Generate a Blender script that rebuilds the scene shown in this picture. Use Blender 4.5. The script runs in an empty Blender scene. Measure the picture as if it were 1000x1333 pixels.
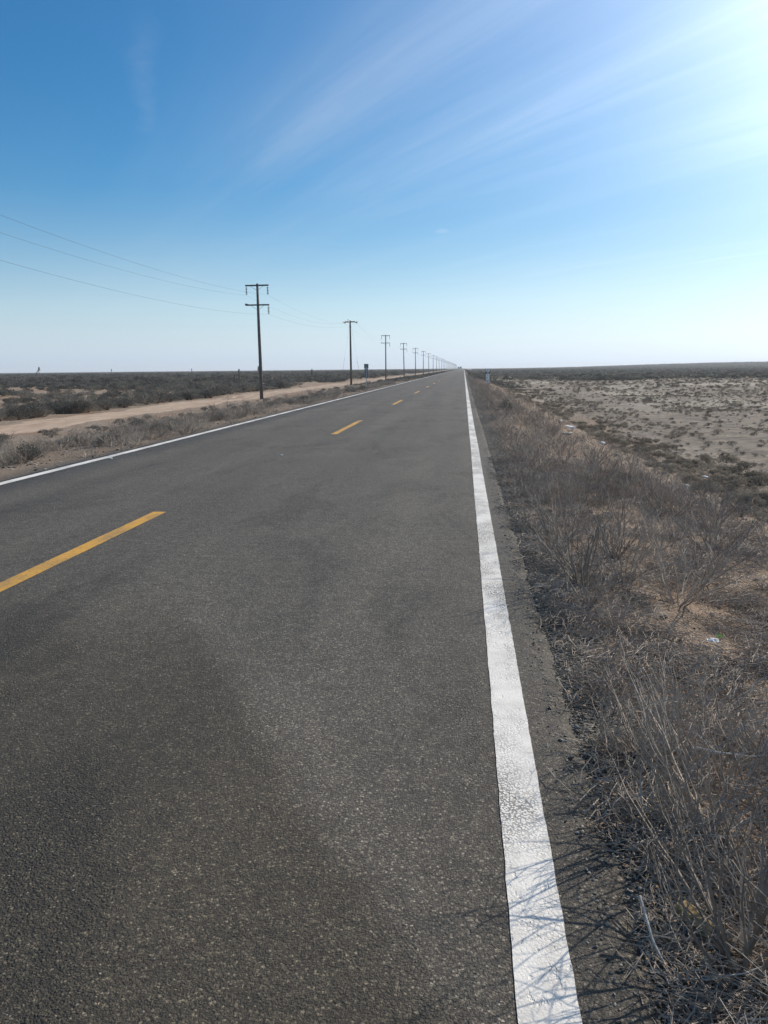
import bpy, math, random
import numpy as np
from math import sin, cos, pi, radians, sqrt, atan2
from mathutils import Vector, Matrix

# ------------------------------------------------------------------ camera, sky, sun, exposure
C = bpy.context.scene
COL = C.collection
EYE = 1.55
YAW, PITCH, ROLL = radians(5.942), radians(10.562), radians(-0.573)
cd = bpy.data.cameras.new("camera")
cam = bpy.data.objects.new("camera", cd)
COL.objects.link(cam)
cd.sensor_fit = 'HORIZONTAL'
cd.sensor_width = 36.0
cd.lens = 36.0
cd.clip_start = 0.02
cd.clip_end = 20000
cam.matrix_world = (Matrix.Translation((0, 0, EYE)) @ Matrix.Rotation(YAW, 4, 'Z')
                    @ Matrix.Rotation(pi / 2 - PITCH, 4, 'X') @ Matrix.Rotation(ROLL, 4, 'Z'))
C.camera = cam

SUN_AZ, SUN_EL = radians(46), radians(31)      # azimuth measured from the road's direction (+Y) towards +X
SUN_DIR = Vector((sin(SUN_AZ) * cos(SUN_EL), cos(SUN_AZ) * cos(SUN_EL), sin(SUN_EL)))
SKY_STRENGTH, SUN_STRENGTH, EXPOSURE = 0.114, 4.8, 0.0

W = bpy.data.worlds.new("World")
C.world = W
W.use_nodes = True


class NT:
    """small helper round a node tree"""
    def __init__(s, tree):
        s.t = tree
        s.t.nodes.clear()

    def n(s, kind, _at=None, **kw):
        x = s.t.nodes.new(kind)
        for k, v in kw.items():
            if k in x.inputs.keys() or isinstance(k, int):
                s.put(x.inputs[k], v)
            else:
                setattr(x, k, v)
        return x

    def put(s, sock, v):
        if isinstance(v, bpy.types.NodeSocket):
            s.t.links.new(v, sock)
        elif isinstance(v, (tuple, list)) and len(v) == 3 and sock.type == 'RGBA':
            sock.default_value = (*v, 1)
        else:
            sock.default_value = v

    def m(s, op, a, b=None, c=None, clamp=False):
        x = s.t.nodes.new('ShaderNodeMath')
        x.operation = op
        x.use_clamp = clamp
        s.put(x.inputs[0], a)
        if b is not None: s.put(x.inputs[1], b)
        if c is not None: s.put(x.inputs[2], c)
        return x.outputs[0]

    def vm(s, op, a, b=None, out=0):
        x = s.t.nodes.new('ShaderNodeVectorMath')
        x.operation = op
        s.put(x.inputs[0], a)
        if b is not None: s.put(x.inputs[1], b)
        return x.outputs[out]

    def noise(s, vec, scale, detail=3, rough=.5, dist=0.0):
        x = s.t.nodes.new('ShaderNodeTexNoise')
        s.put(x.inputs['Vector'], vec)
        x.inputs['Scale'].default_value = scale
        x.inputs['Detail'].default_value = detail
        x.inputs['Roughness'].default_value = rough
        x.inputs['Distortion'].default_value = dist
        return x.outputs[0]

    def voro(s, vec, scale, feature='F1', rnd=1.0):
        x = s.t.nodes.new('ShaderNodeTexVoronoi')
        x.feature = feature
        s.put(x.inputs['Vector'], vec)
        x.inputs['Scale'].default_value = scale
        x.inputs['Randomness'].default_value = rnd
        return x

    def ramp(s, fac, lo, hi, a=0.0, b=1.0, smooth=True):
        x = s.t.nodes.new('ShaderNodeMapRange')
        x.interpolation_type = 'SMOOTHSTEP' if smooth else 'LINEAR'
        s.put(x.inputs[0], fac)
        for i, v in zip((1, 2, 3, 4), (lo, hi, a, b)): s.put(x.inputs[i], v)
        return x.outputs[0]

    def mix(s, f, a, b, mode='MIX'):
        x = s.t.nodes.new('ShaderNodeMix')
        x.data_type = 'RGBA'
        x.blend_type = mode
        s.put(x.inputs[0], f)
        s.put(x.inputs[6], a)
        s.put(x.inputs[7], b)
        return x.outputs[2]

    def cramp(s, fac, stops):
        x = s.t.nodes.new('ShaderNodeValToRGB')
        e = x.color_ramp.elements
        while len(e) < len(stops): e.new(0.5)
        for i, (p, c) in enumerate(stops):
            e[i].position = p
            e[i].color = (*c, 1)
        s.put(x.inputs[0], fac)
        return x.outputs[0]

    def scalev(s, vec, v):
        return s.vm('MULTIPLY', vec, v)

    def sep(s, vec):
        x = s.t.nodes.new('ShaderNodeSeparateXYZ')
        s.put(x.inputs[0], vec)
        return x.outputs

    def comb(s, x_, y_, z_=0.0):
        x = s.t.nodes.new('ShaderNodeCombineXYZ')
        for i, v in enumerate((x_, y_, z_)): s.put(x.inputs[i], v)
        return x.outputs[0]


LOW_TINT = (.74, .945, 1.24)


def build_sky():
    t = NT(W.node_tree)
    sky = t.n('ShaderNodeTexSky')
    sky.sky_type = 'NISHITA'
    sky.sun_disc = False
    sky.sun_elevation = SUN_EL
    sky.sun_rotation = SUN_AZ
    sky.altitude = 30
    sky.air_density = 1.0
    sky.dust_density = .35
    sky.ozone_density = 1.6
    geo = t.n('ShaderNodeTexCoord').outputs['Generated']
    d = t.vm('NORMALIZE', geo)
    hs = t.n('ShaderNodeHueSaturation', Saturation=1.85, Value=1.0)
    t.put(hs.inputs['Color'], sky.outputs[0])
    s3 = t.sep(d)
    # bright low air: the sky's own brightness, its colour washed out to a pale blue
    bw = t.n('ShaderNodeRGBToBW'); t.put(bw.inputs[0], sky.outputs[0])
    pale = t.t.nodes.new('ShaderNodeVectorMath'); pale.operation = 'SCALE'
    pale.inputs[0].default_value = LOW_TINT
    t.put(pale.inputs[3], t.m('MULTIPLY', t.m('POWER', bw.outputs[0], .62), 2.12))
    lowf = t.m('MULTIPLY', t.m('EXPONENT', t.m('MULTIPLY', t.m('MAXIMUM', s3[2], 0.0), -6.5)), .92)
    base = t.mix(lowf, hs.outputs[0], pale.outputs[0])
    zc = t.m('MAXIMUM', s3[2], 0.03)
    u = t.m('DIVIDE', s3[0], zc)
    v = t.m('DIVIDE', s3[1], zc)
    # cirrus: noise drawn out along (.55,-.83) on a plane high above
    al = t.m('ADD', t.m('MULTIPLY', u, .55), t.m('MULTIPLY', v, -.83))
    ac = t.m('ADD', t.m('MULTIPLY', u, .83), t.m('MULTIPLY', v, .55))
    p = t.comb(t.m('MULTIPLY', al, .22), t.m('MULTIPLY', ac, 1.5), 3.7)
    n1 = t.noise(p, 1.0, 5, .55, .6)
    p2 = t.comb(t.m('MULTIPLY', al, .12), t.m('MULTIPLY', ac, .38), 9.1)
    n2 = t.noise(p2, 1.0, 3, .5, .4)
    gb = lambda c, w: t.m('EXPONENT', t.m('MULTIPLY', t.m('POWER', t.m('ABSOLUTE', t.m('DIVIDE', t.m('SUBTRACT', t.m('ADD', ac, t.m('MULTIPLY', t.m('SUBTRACT', n2, .5), .5)), c), w)), 2.0), -1.0))
    fib = t.noise(t.comb(t.m('MULTIPLY', al, .5), t.m('MULTIPLY', ac, 6.0), 1.3), 1.0, 5, .6, .5)
    bands = t.m('ADD', t.m('MULTIPLY', gb(1.36, .26), .50), t.m('ADD', t.m('MULTIPLY', gb(2.2, .46), .75), t.m('MULTIPLY', gb(3.3, .35), .4)))
    bands = t.m('MULTIPLY', bands, t.ramp(fib, .25, .75, .45, 1.1))
    bands = t.m('MULTIPLY', bands, t.ramp(al, -5.5, -2.2, .15, 1.0))
    streak = t.m('MULTIPLY', t.ramp(n1, .40, .78), t.ramp(n2, .32, .58))
    # high veil, thicker to the east of the road than to the west
    veil = t.ramp(t.m('ADD', u, t.m('MULTIPLY', n2, .8)), -1.3, 2.4, .03, .34)
    veil = t.m('MULTIPLY', veil, t.ramp(s3[2], .0, .36, .15, 1.0))
    # one faint trail west of the road
    l1 = t.m('ADD', t.m('MULTIPLY', t.m('ADD', u, 1.01), .94), t.m('MULTIPLY', t.m('SUBTRACT', v, 2.54), .35))
    wob = t.m('MULTIPLY', t.m('SUBTRACT', t.noise(t.comb(u, v, 0), 2.2, 3), .5), .18)
    l1 = t.m('ABSOLUTE', t.m('ADD', l1, wob))
    trail = t.m('MULTIPLY', t.ramp(l1, .0, .07, 1, 0), t.m('MULTIPLY', t.ramp(v, 2.2, 2.6), t.ramp(v, 3.0, 3.9, 1, 0)))
    trail = t.m('MULTIPLY', trail, t.ramp(t.noise(t.comb(u, v, 5), 5, 3), .3, .7, .01, .06))
    # a scrap of cloud straight ahead
    e = t.m('ADD', t.m('POWER', t.m('DIVIDE', t.m('ADD', u, .17), .055), 2), t.m('POWER', t.m('DIVIDE', t.m('SUBTRACT', v, 6.0), .12), 2))
    scrap = t.ramp(e, .0, 1.4, .10, 0)
    lowz = t.ramp(s3[2], .02, .14)
    cl = t.m('MULTIPLY', t.m('MAXIMUM', t.m('MAXIMUM', t.m('ADD', t.m('MULTIPLY', streak, .05), t.m('MULTIPLY', bands, t.ramp(u, -1.2, 1.0, .40, .055))), trail), scrap), lowz)
    cl = t.m('ADD', cl, t.m('MULTIPLY', veil, .6), clamp=True)
    # ice cloud scatters sunlight forward: brighter round the sun
    ca = t.vm('DOT_PRODUCT', d, tuple(SUN_DIR), out=1)
    ang = t.m('ARCCOSINE', t.m('MINIMUM', ca, 1.0))
    glow = t.m('EXPONENT', t.m('MULTIPLY', t.m('POWER', t.m('DIVIDE', ang, .44), 2.0), -1.0))
    glow = t.m('MINIMUM', glow, .42)
    cb = t.m('ADD', 8.0, t.m('MULTIPLY', glow, 85.0))
    cc = t.vm('SCALE', (0.93, 0.97, 1.0))
    sc = t.t.nodes.new('ShaderNodeVectorMath'); sc.operation = 'SCALE'
    sc.inputs[0].default_value = (.95, .98, 1.0)
    t.put(sc.inputs[3], cb)
    col = t.mix(cl, base, sc.outputs[0])
    bg = t.n('ShaderNodeBackground', Strength=SKY_STRENGTH)
    t.put(bg.inputs[0], col)
    out = t.n('ShaderNodeOutputWorld')
    t.t.links.new(bg.outputs[0], out.inputs[0])


build_sky()
sl = bpy.data.lights.new("sun", 'SUN')
sl.energy = SUN_STRENGTH
sl.angle = radians(.53)
sl.color = (1.0, .905, .78)
so = bpy.data.objects.new("sun", sl)
so.rotation_euler = (-SUN_DIR).to_track_quat('-Z', 'Y').to_euler()
so.location = (40, 60, 60)
COL.objects.link(so)
C.view_settings.view_transform = 'Standard'
C.view_settings.look = 'None'
C.view_settings.gamma = 1
C.view_settings.exposure = EXPOSURE
C.view_settings.use_curve_mapping = False
C.render.engine = 'CYCLES'
C.cycles.volume_bounces = 1
C.cycles.transparent_max_bounces = 8
C.cycles.max_bounces = 5

HAZE = 0.00022

# ------------------------------------------------------------------ helpers
R = random.Random(7)
NR = np.random.default_rng(11)


def tag(o, label=None, cat=None, group=None, kind=None):
    for k, v in (('label', label), ('category', cat), ('group', group), ('kind', kind)):
        if v: o[k] = v
    return o


def link(o, parent=None):
    COL.objects.link(o)
    if parent is not None: o.parent = parent
    return o


def empty(name, loc, rz=0.0, tilt=None):
    o = bpy.data.objects.new(name, None)
    o.location = loc
    o.rotation_euler = (tilt[0], tilt[1], rz) if tilt else (0, 0, rz)
    o.empty_display_size = .2
    return link(o)


class MB:
    """collects verts and faces"""
    def __init__(s):
        s.v = []; s.f = []; s.mi = []; s.cur = 0

    def add(s, vs, fs):
        b = len(s.v)
        s.v.extend([tuple(x) for x in vs])
        s.f.extend([tuple(b + i for i in f) for f in fs])
        s.mi.extend([s.cur] * len(fs))

    def box(s, c, d, M=None):
        x, y, z = d[0] / 2, d[1] / 2, d[2] / 2
        vs = [Vector((sx * x, sy * y, sz * z)) for sz in (-1, 1) for sy in (-1, 1) for sx in (-1, 1)]
        if M is not None: vs = [M @ p for p in vs]
        vs = [p + Vector(c) for p in vs]
        s.add(vs, [(0, 2, 3, 1), (4, 5, 7, 6), (0, 1, 5, 4), (2, 6, 7, 3), (0, 4, 6, 2), (1, 3, 7, 5)])

    def tube(s, pts, rads, n=6, cap=True):
        pts = [Vector(p) for p in pts]
        rings = []
        for i, p in enumerate(pts):
            t = (pts[min(i + 1, len(pts) - 1)] - pts[max(i - 1, 0)])
            if t.length < 1e-9: t = Vector((0, 0, 1))
            t.normalize()
            a = t.cross(Vector((0, 0, 1)) if abs(t.z) < .95 else Vector((1, 0, 0))).normalized()
            b = t.cross(a)
            r = rads[i] if hasattr(rads, '__len__') else rads
            rings.append([p + a * (r * cos(2 * pi * k / n)) + b * (r * sin(2 * pi * k / n)) for k in range(n)])
        vs = [p for r_ in rings for p in r_]
        fs = []
        for i in range(len(rings) - 1):
            for k in range(n):
                a, b = i * n + k, i * n + (k + 1) % n
                fs.append((a, b, b + n, a + n))
        if cap:
            fs.append(tuple(range(n))[::-1])
            fs.append(tuple(range((len(rings) - 1) * n, len(rings) * n)))
        s.add(vs, fs)

    def mesh(s, name, mats, smooth=False):
        me = bpy.data.meshes.new(name)
        me.from_pydata(s.v, [], s.f)
        for m in (mats if isinstance(mats, (list, tuple)) else [mats]): me.materials.append(m)
        if any(s.mi): me.polygons.foreach_set('material_index', s.mi)
        if smooth: me.polygons.foreach_set('use_smooth', [True] * len(me.polygons))
        me.update()
        return me

    def obj(s, name, mats, parent=None, smooth=False):
        return link(bpy.data.objects.new(name, s.mesh(name, mats, smooth)), parent)


def copy_thing(o, loc, rz=None, label=None):
    c = o.copy()
    link(c)
    c.location = loc
    if rz is not None: c.rotation_euler.z = rz
    if label: c['label'] = label
    for ch in list(o.children):
        d = ch.copy(); link(d, c)
        for g in list(ch.children):
            e = g.copy(); link(e, d)
    return c


def grid_mesh(name, xs, ys, zf, mat, smooth=True):
    X, Y = np.meshgrid(xs, ys)
    Z = zf(X, Y)
    nx, ny = len(xs), len(ys)
    co = np.stack([X, Y, Z], -1).reshape(-1, 3)
    i = np.arange(nx * ny).reshape(ny, nx)
    q = np.stack([i[:-1, :-1], i[:-1, 1:], i[1:, 1:], i[1:, :-1]], -1).reshape(-1, 4)
    return np_mesh(name, co, q, mat, smooth)


def np_mesh(name, co, quads, mat, smooth=True):
    k = quads.shape[1]
    me = bpy.data.meshes.new(name)
    me.vertices.add(len(co)); me.vertices.foreach_set('co', np.asarray(co, dtype=np.float32).ravel())
    me.loops.add(quads.size); me.loops.foreach_set('vertex_index', quads.astype(np.int32).ravel())
    me.polygons.add(len(quads)); me.polygons.foreach_set('loop_start', np.arange(0, quads.size, k, dtype=np.int32))
    me.polygons.foreach_set('loop_total', np.full(len(quads), k, dtype=np.int32))
    if smooth: me.polygons.foreach_set('use_smooth', np.ones(len(quads), dtype=bool))
    me.update(calc_edges=True)
    me.materials.append(mat)
    return me


def _h(ix, iy, s):
    n = (ix.astype(np.int64) * 374761393 + iy.astype(np.int64) * 668265263 + s * 1442695041) & 0xffffffff
    n = ((n ^ (n >> 13)) * 1274126177) & 0xffffffff
    return ((n ^ (n >> 16)) & 0xffff) / 65535.0


def vnoise(x, y, s=0):
    x = np.asarray(x, float); y = np.asarray(y, float)
    ix, iy = np.floor(x), np.floor(y)
    fx, fy = x - ix, y - iy
    fx = fx * fx * (3 - 2 * fx); fy = fy * fy * (3 - 2 * fy)
    a = _h(ix, iy, s); b = _h(ix + 1, iy, s); c = _h(ix, iy + 1, s); d = _h(ix + 1, iy + 1, s)
    return (a * (1 - fx) + b * fx) * (1 - fy) + (c * (1 - fx) + d * fx) * fy


def fbm(x, y, s=0, o=3):
    r = 0; a = 1; t = 0
    for k in range(o):
        r = r + a * vnoise(np.asarray(x) * 2 ** k, np.asarray(y) * 2 ** k, s + k * 17); t += a; a *= .5
    return r / t


def sstep(a, b, x):
    t = np.clip((np.asarray(x, float) - a) / (b - a), 0, 1)
    return t * t * (3 - 2 * t)


PX = [-5000, -60, -28, -27, -22, -18, -14, -9, -7.6, -6.75, -6.6, .40, .50, .8, 1.5, 3.0, 4.6, 6.0, 7.5, 12, 5000]
PZ = [-1.0, -1.0, -1.0, -1.08, -1.1, -1.05, -.85, -.22, -.08, -.05, -.07, -.07, -.014, -.018, -.08, -.32, -.95, -1.45, -1.55, -1.5, -1.5]


def gz(x, y):
    x = np.asarray(x, float); y = np.asarray(y, float)
    z = np.interp(x, PX, PZ)
    off = np.minimum(np.clip(-6.7 - x, 0, None) + np.clip(x - .5, 0, None), 8)
    z = z + (fbm(x * .9, y * .9, 3) - .5) * .05 * np.clip(off, 0, 1) * 1.2
    z = z + (fbm(x * .14, y * .14, 5) - .5) * .045 * off
    z = z + (vnoise(x * 5, y * 5, 9) - .5) * .02 * np.clip(off * 2, 0, 1) * (y < 30)
    d = np.sqrt(x * x + y * y)
    z = z + 11.5 * sstep(700, 2300, d) * sstep(.03, .36, x / np.maximum(y, 1))
    z = z + 1.5 * sstep(60, 160, d) * sstep(.02, .08, -x / np.maximum(y, 1)) * 0
    return z


def gz1(x, y): return float(gz(np.array([x]), np.array([y]))[0])


# ------------------------------------------------------------------ materials
def mat(name):
    m = bpy.data.materials.new(name)
    m.use_nodes = True
    t = NT(m.node_tree)
    b = t.n('ShaderNodeBsdfPrincipled')
    o = t.n('ShaderNodeOutputMaterial')
    t.t.links.new(b.outputs[0], o.inputs[0])
    t.b = b
    t.pos = t.n('ShaderNodeNewGeometry').outputs['Position']
    return m, t


def bump(t, h, dist, strength=1.0, normal=None):
    x = t.n('ShaderNodeBump')
    x.inputs['Strength'].default_value = strength
    x.inputs['Distance'].default_value = dist
    t.put(x.inputs['Height'], h)
    if normal: t.put(x.inputs['Normal'], normal)
    return x.outputs[0]


def simple(name, col, rough=.8, var=.25, scale=6, metal=0.0, objrand=0.0, coord=None, bmp=0.0, spec=.3):
    m, t = mat(name)
    tc = t.n('ShaderNodeTexCoord').outputs['Object']
    n = t.noise(tc, scale, 4, .6)
    f = t.ramp(n, .25, .75, 1 - var, 1 + var)
    if objrand:
        r = t.n('ShaderNodeObjectInfo').outputs['Random']
        f = t.m('MULTIPLY', f, t.ramp(r, 0, 1, 1 - objrand, 1 + objrand, smooth=False))
    c = t.t.nodes.new('ShaderNodeVectorMath'); c.operation = 'SCALE'
    c.inputs[0].default_value = col
    t.put(c.inputs[3], f)
    t.put(t.b.inputs['Base Color'], c.outputs[0])
    t.b.inputs['Roughness'].default_value = rough
    t.b.inputs['Metallic'].default_value = metal
    t.b.inputs['Specular IOR Level'].default_value = spec
    if bmp: t.put(t.b.inputs['Normal'], bump(t, n, bmp))
    return m


def asphalt_mat():
    m, t = mat('asphalt')
    P = t.pos
    s = t.sep(P)
    raw = t.noise(t.scalev(P, (1, .45, 1)), .9, 4, .6, .5)           # ravelled patches
    ravel = t.ramp(raw, .48, .66)
    Pd = t.vm('ADD', P, t.scalev(t.n('ShaderNodeTexNoise', Scale=160.0, Vector=P).outputs[1], (.009, .009, .0)))
    v1 = t.voro(Pd, 125)
    v2 = t.voro(Pd, 260)
    wn = t.sep(v1.outputs['Color'])
    tone = t.cramp(wn[0], [(0, (.026, .024, .020)), (.42, (.048, .044, .037)), (.74, (.088, .080, .065)), (.91, (.15, .137, .112)), (.985, (.29, .265, .22))])
    tone2 = t.cramp(t.sep(v2.outputs['Color'])[1], [(0, (.026, .024, .021)), (.6, (.057, .052, .044)), (1, (.13, .118, .098))])
    col = t.mix(.38, tone, tone2)
    gap = t.ramp(v1.outputs['Distance'], .25, .62)
    col = t.mix(t.m('MULTIPLY', gap, .55), col, (.016, .015, .014))
    col = t.mix(t.m('MULTIPLY', t.m('MULTIPLY', ravel, t.ramp(wn[2], .55, .75)), t.ramp(s[1], 4, 9, .75, .15)), col, (.014, .013, .012))
    # warm and grey drifts, wheel paths, long bands
    n1 = t.noise(t.scalev(P, (1.3, .06, 1)), 1.0, 5, .6)
    n2 = t.noise(P, .55, 3, .5)
    n3 = t.noise(P, 9, 4, .65)
    lane = t.m('ABSOLUTE', t.m('SUBTRACT', s[0], -1.5))
    lane2 = t.m('ABSOLUTE', t.m('SUBTRACT', s[0], -4.9))
    w1 = t.ramp(t.m('ABSOLUTE', t.m('SUBTRACT', t.m('MINIMUM', lane, lane2), .78)), .05, .5, 1, 0)
    f = t.m('ADD', t.ramp(n1, .3, .7, .88, 1.13), t.m('MULTIPLY', w1, .13))
    f = t.m('MULTIPLY', f, t.ramp(n2, .3, .7, .92, 1.08))
    f = t.m('MULTIPLY', f, t.ramp(n3, .3, .7, .88, 1.14))
    # a darker, browner area with a curved rim close to the walker
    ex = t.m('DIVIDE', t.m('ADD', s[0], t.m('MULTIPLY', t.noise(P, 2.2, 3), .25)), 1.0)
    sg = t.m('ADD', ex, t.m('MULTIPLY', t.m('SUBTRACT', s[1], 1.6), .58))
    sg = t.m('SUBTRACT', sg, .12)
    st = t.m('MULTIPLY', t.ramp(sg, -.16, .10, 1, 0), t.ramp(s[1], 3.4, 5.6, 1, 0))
    glare_band = t.m('MULTIPLY', t.m('EXPONENT', t.m('MULTIPLY', t.m('POWER', t.m('ABSOLUTE', t.m('DIVIDE', t.m('SUBTRACT', sg, .16), .17)), 2.0), -1.0)), t.ramp(s[1], 3.5, 7.0, 1, 0))  # pale band beside the rim: lens glare painted into the asphalt colour
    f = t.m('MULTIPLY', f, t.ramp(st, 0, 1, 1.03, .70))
    f = t.m('ADD', f, t.m('MULTIPLY', glare_band, .20))
    patch = t.m('MULTIPLY', t.ramp(t.noise(t.scalev(P, (1, .4, 1)), 1.7, 5, .65, .8), .52, .66), t.ramp(t.noise(P, 38, 4, .7), .44, .56))
    f = t.m('MULTIPLY', f, t.ramp(patch, 0, 1, 1.02, t.ramp(s[1], 5, 14, .70, .92)))
    crk = t.ramp(t.noise(t.scalev(P, (1, .22, 1)), 3.2, 5, .7, 1.5), .485, .50)
    crk = t.m('MULTIPLY', t.m('MULTIPLY', crk, t.m('SUBTRACT', 1.0, crk)), t.ramp(n2, .5, .62))
    f = t.m('MULTIPLY', f, t.m('SUBTRACT', 1.0, t.m('MULTIPLY', crk, 1.4)))
    f = t.m('MULTIPLY', f, 1.48)
    col = t.mix(1.0, col, (1.06, 1.0, .91), 'MULTIPLY')
    c2 = t.t.nodes.new('ShaderNodeVectorMath'); c2.operation = 'SCALE'
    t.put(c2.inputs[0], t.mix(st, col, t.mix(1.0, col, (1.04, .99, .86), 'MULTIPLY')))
    t.put(c2.inputs[3], f)
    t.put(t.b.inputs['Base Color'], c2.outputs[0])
    t.b.inputs['Roughness'].default_value = .78
    t.b.inputs['Specular IOR Level'].default_value = .42
    h = t.m('SUBTRACT', 1.0, v1.outputs['Distance'])
    h = t.m('MULTIPLY', h, t.ramp(wn[1], 0, 1, .25, 1, smooth=False))
    h = t.m('MULTIPLY', h, t.ramp(ravel, 0, 1, .5, 1.5))
    h = t.m('SUBTRACT', h, t.m('MULTIPLY', v2.outputs['Distance'], .3))
    h = t.m('ADD', h, t.m('MULTIPLY', n3, 1.3))
    t.put(t.b.inputs['Normal'], bump(t, h, .0085, 1.0))
    return m


def paint_mat(name, c0, under, wear_lo, wear_hi, dirt):
    m, t = mat(name)
    P = t.pos
    v1 = t.voro(P, 105)
    n = t.noise(P, 26, 5, .7)
    big = t.noise(t.scalev(P, (1, .5, 1)), 2.2, 3, .55)
    wear = t.ramp(t.m('ADD', n, t.m('MULTIPLY', big, .5)), wear_lo, wear_hi)
    wear = t.m('MAXIMUM', wear, t.m('MULTIPLY', t.ramp(v1.outputs['Distance'], .42, .62), t.ramp(big, .42, .62, .1, .8)))
    dn = t.noise(P, 7, 5, .65)
    col = t.mix(t.ramp(dn, .35, .75, 0, .65), c0, dirt)
    spot = t.ramp(t.noise(P, 160, 2, .5), .62, .72, 0, .5)
    col = t.mix(spot, col, dirt)
    col = t.mix(wear, col, under)
    t.put(t.b.inputs['Base Color'], col)
    t.b.inputs['Roughness'].default_value = .7
    pit = t.ramp(t.noise(t.scalev(P, (1, .55, 1)), 34, 4, .6), .57, .70)
    pit = t.m('MULTIPLY', pit, t.ramp(t.noise(P, 3.1, 3, .6), .40, .60, .1, 1))
    h = t.m('ADD', t.m('MULTIPLY', t.noise(P, 150, 3, .6), .5), t.m('MULTIPLY', n, .35))
    t.put(t.b.inputs['Normal'], bump(t, t.m('SUBTRACT', t.m('SUBTRACT', h, t.m('MULTIPLY', pit, 1.3)), wear), .0035, .8))
    return m


def ground_mat():
    m, t = mat('desert_soil')
    P = t.pos
    s = t.sep(P)
    x, y = s[0], s[1]
    n1 = t.noise(P, .35, 4, .6)
    n2 = t.noise(P, 2.4, 5, .65)
    n3 = t.noise(P, 28, 5, .7)
    base = t.cramp(n2, [(.28, (.20, .152, .11)), (.5, (.29, .23, .17)), (.72, (.40, .33, .26))])
    red = t.mix(t.ramp(n1, .45, .68, 0, .7), base, (.31, .175, .105))
    # pale grey silt of the flat east of the embankment
    pale = t.cramp(n2, [(.3, (.185, .148, .112)), (.5, (.275, .228, .175)), (.72, (.37, .315, .245))])
    pale = t.mix(t.ramp(t.noise(P, .9, 6, .75), .42, .62, 0, .75), pale, (.135, .115, .095))
    pale = t.mix(t.ramp(t.noise(t.scalev(P, (1, .5, 1)), .07, 4, .6), .48, .62, 0, .65), pale, (.44, .39, .31))
    col = t.mix(t.ramp(x, 4.5, 9), red, pale)
    # embankment soil: dull, mixed with grit and leaf litter
    litter = t.cramp(n3, [(.3, (.10, .075, .055)), (.5, (.24, .18, .13)), (.7, (.42, .33, .245))])
    em = t.m('MULTIPLY', t.ramp(x, .2, .5), t.ramp(x, 3.4, 6.8, 1, 0))
    eml = t.m('MULTIPLY', t.ramp(x, -15, -11), t.ramp(x, -3, -2, 1, 0))
    col = t.mix(t.m('MULTIPLY', t.m('MAXIMUM', em, eml), t.ramp(n2, .35, .62, .25, .9)), col, litter)
    rust = t.m('MULTIPLY', t.m('MULTIPLY', t.ramp(t.noise(P, 1.5, 4, .6), .45, .56), t.ramp(y, 7, 10, 1, 0)), t.m('MULTIPLY', t.ramp(x, .75, 1.0), t.ramp(x, 2.8, 4, 1, 0)))
    for gx, gy, gr in ((.73, 4.2, .24), (1.62, 5.4, .40), (.84, 2.75, .18), (2.1, 4.2, .30), (1.45, 7.1, .40), (2.4, 6.4, .5), (1.9, 8.8, .6)):
        q = t.m('ADD', t.m('POWER', t.m('DIVIDE', t.m('SUBTRACT', x, gx), gr), 2), t.m('POWER', t.m('DIVIDE', t.m('SUBTRACT', y, gy), gr * 1.7), 2))
        q = t.m('ADD', q, t.m('MULTIPLY', t.m('SUBTRACT', n2, .5), 1.2))
        rust = t.m('MAXIMUM', rust, t.ramp(q, .5, 1.1, 1, 0))
    col = t.mix(t.m('MULTIPLY', rust, .6), col, t.mix(n3, (.20, .13, .085), (.46, .34, .235)))
    # grey grit spilled along the asphalt edge
    xe = t.m('ADD', x, t.m('MULTIPLY', t.m('SUBTRACT', n2, .5), .5))
    grit = t.m('MULTIPLY', t.ramp(xe, .66, 1.0, 1, 0), t.ramp(x, -3, -2))
    gritl = t.m('MULTIPLY', t.ramp(xe, -7.6, -7.0), t.ramp(x, -3, -2, 1, 0))
    v = t.voro(P, 62)
    gcol = t.cramp(t.sep(v.outputs['Color'])[0], [(0, (.045, .041, .036)), (.6, (.11, .10, .085)), (.9, (.19, .17, .14)), (1, (.32, .29, .24))])
    col = t.mix(t.m('MAXIMUM', grit, t.m('MULTIPLY', gritl, .8)), col, gcol)
    # far off the low scrub stands so close that it covers most of the soil
    d = t.vm('LENGTH', P, out=1)
    cov = t.ramp(t.noise(t.scalev(P, (1, .35, 1)), .05, 6, .7), .30, .62, 1.0, .55)
    far = t.m('MULTIPLY', t.ramp(d, 140, 600), cov)
    scrub = t.cramp(t.noise(P, .12, 5, .75), [(.3, (.034, .036, .036)), (.7, (.085, .076, .066))])
    col = t.mix(far, col, scrub)
    t.put(t.b.inputs['Base Color'], col)
    t.b.inputs['Roughness'].default_value = .95
    t.b.inputs['Specular IOR Level'].default_value = .15
    h = t.m('ADD', t.m('MULTIPLY', n3, .6), t.m('MULTIPLY', t.m('SUBTRACT', 1., v.outputs['Distance']), .5))
    h = t.m('ADD', h, t.m('MULTIPLY', n2, 3.0))
    t.put(t.b.inputs['Normal'], bump(t, h, .03, 1.0))
    return m


def track_mat():
    m, t = mat('track_sand')
    P = t.pos
    n2 = t.noise(t.scalev(P, (1, .3, 1)), 1.6, 5, .65)
    n3 = t.noise(P, 14, 4, .7)
    col = t.cramp(n2, [(.3, (.33, .235, .165)), (.5, (.44, .33, .24)), (.72, (.53, .42, .32))])
    col = t.mix(t.ramp(n3, .5, .75, 0, .35), col, (.28, .19, .13))
    t.put(t.b.inputs['Base Color'], col)
    t.b.inputs['Roughness'].default_value = .95
    t.b.inputs['Specular IOR Level'].default_value = .1
    t.put(t.b.inputs['Normal'], bump(t, t.m('ADD', n3, t.m('MULTIPLY', n2, 3)), .02, .8))
    return m


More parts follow.
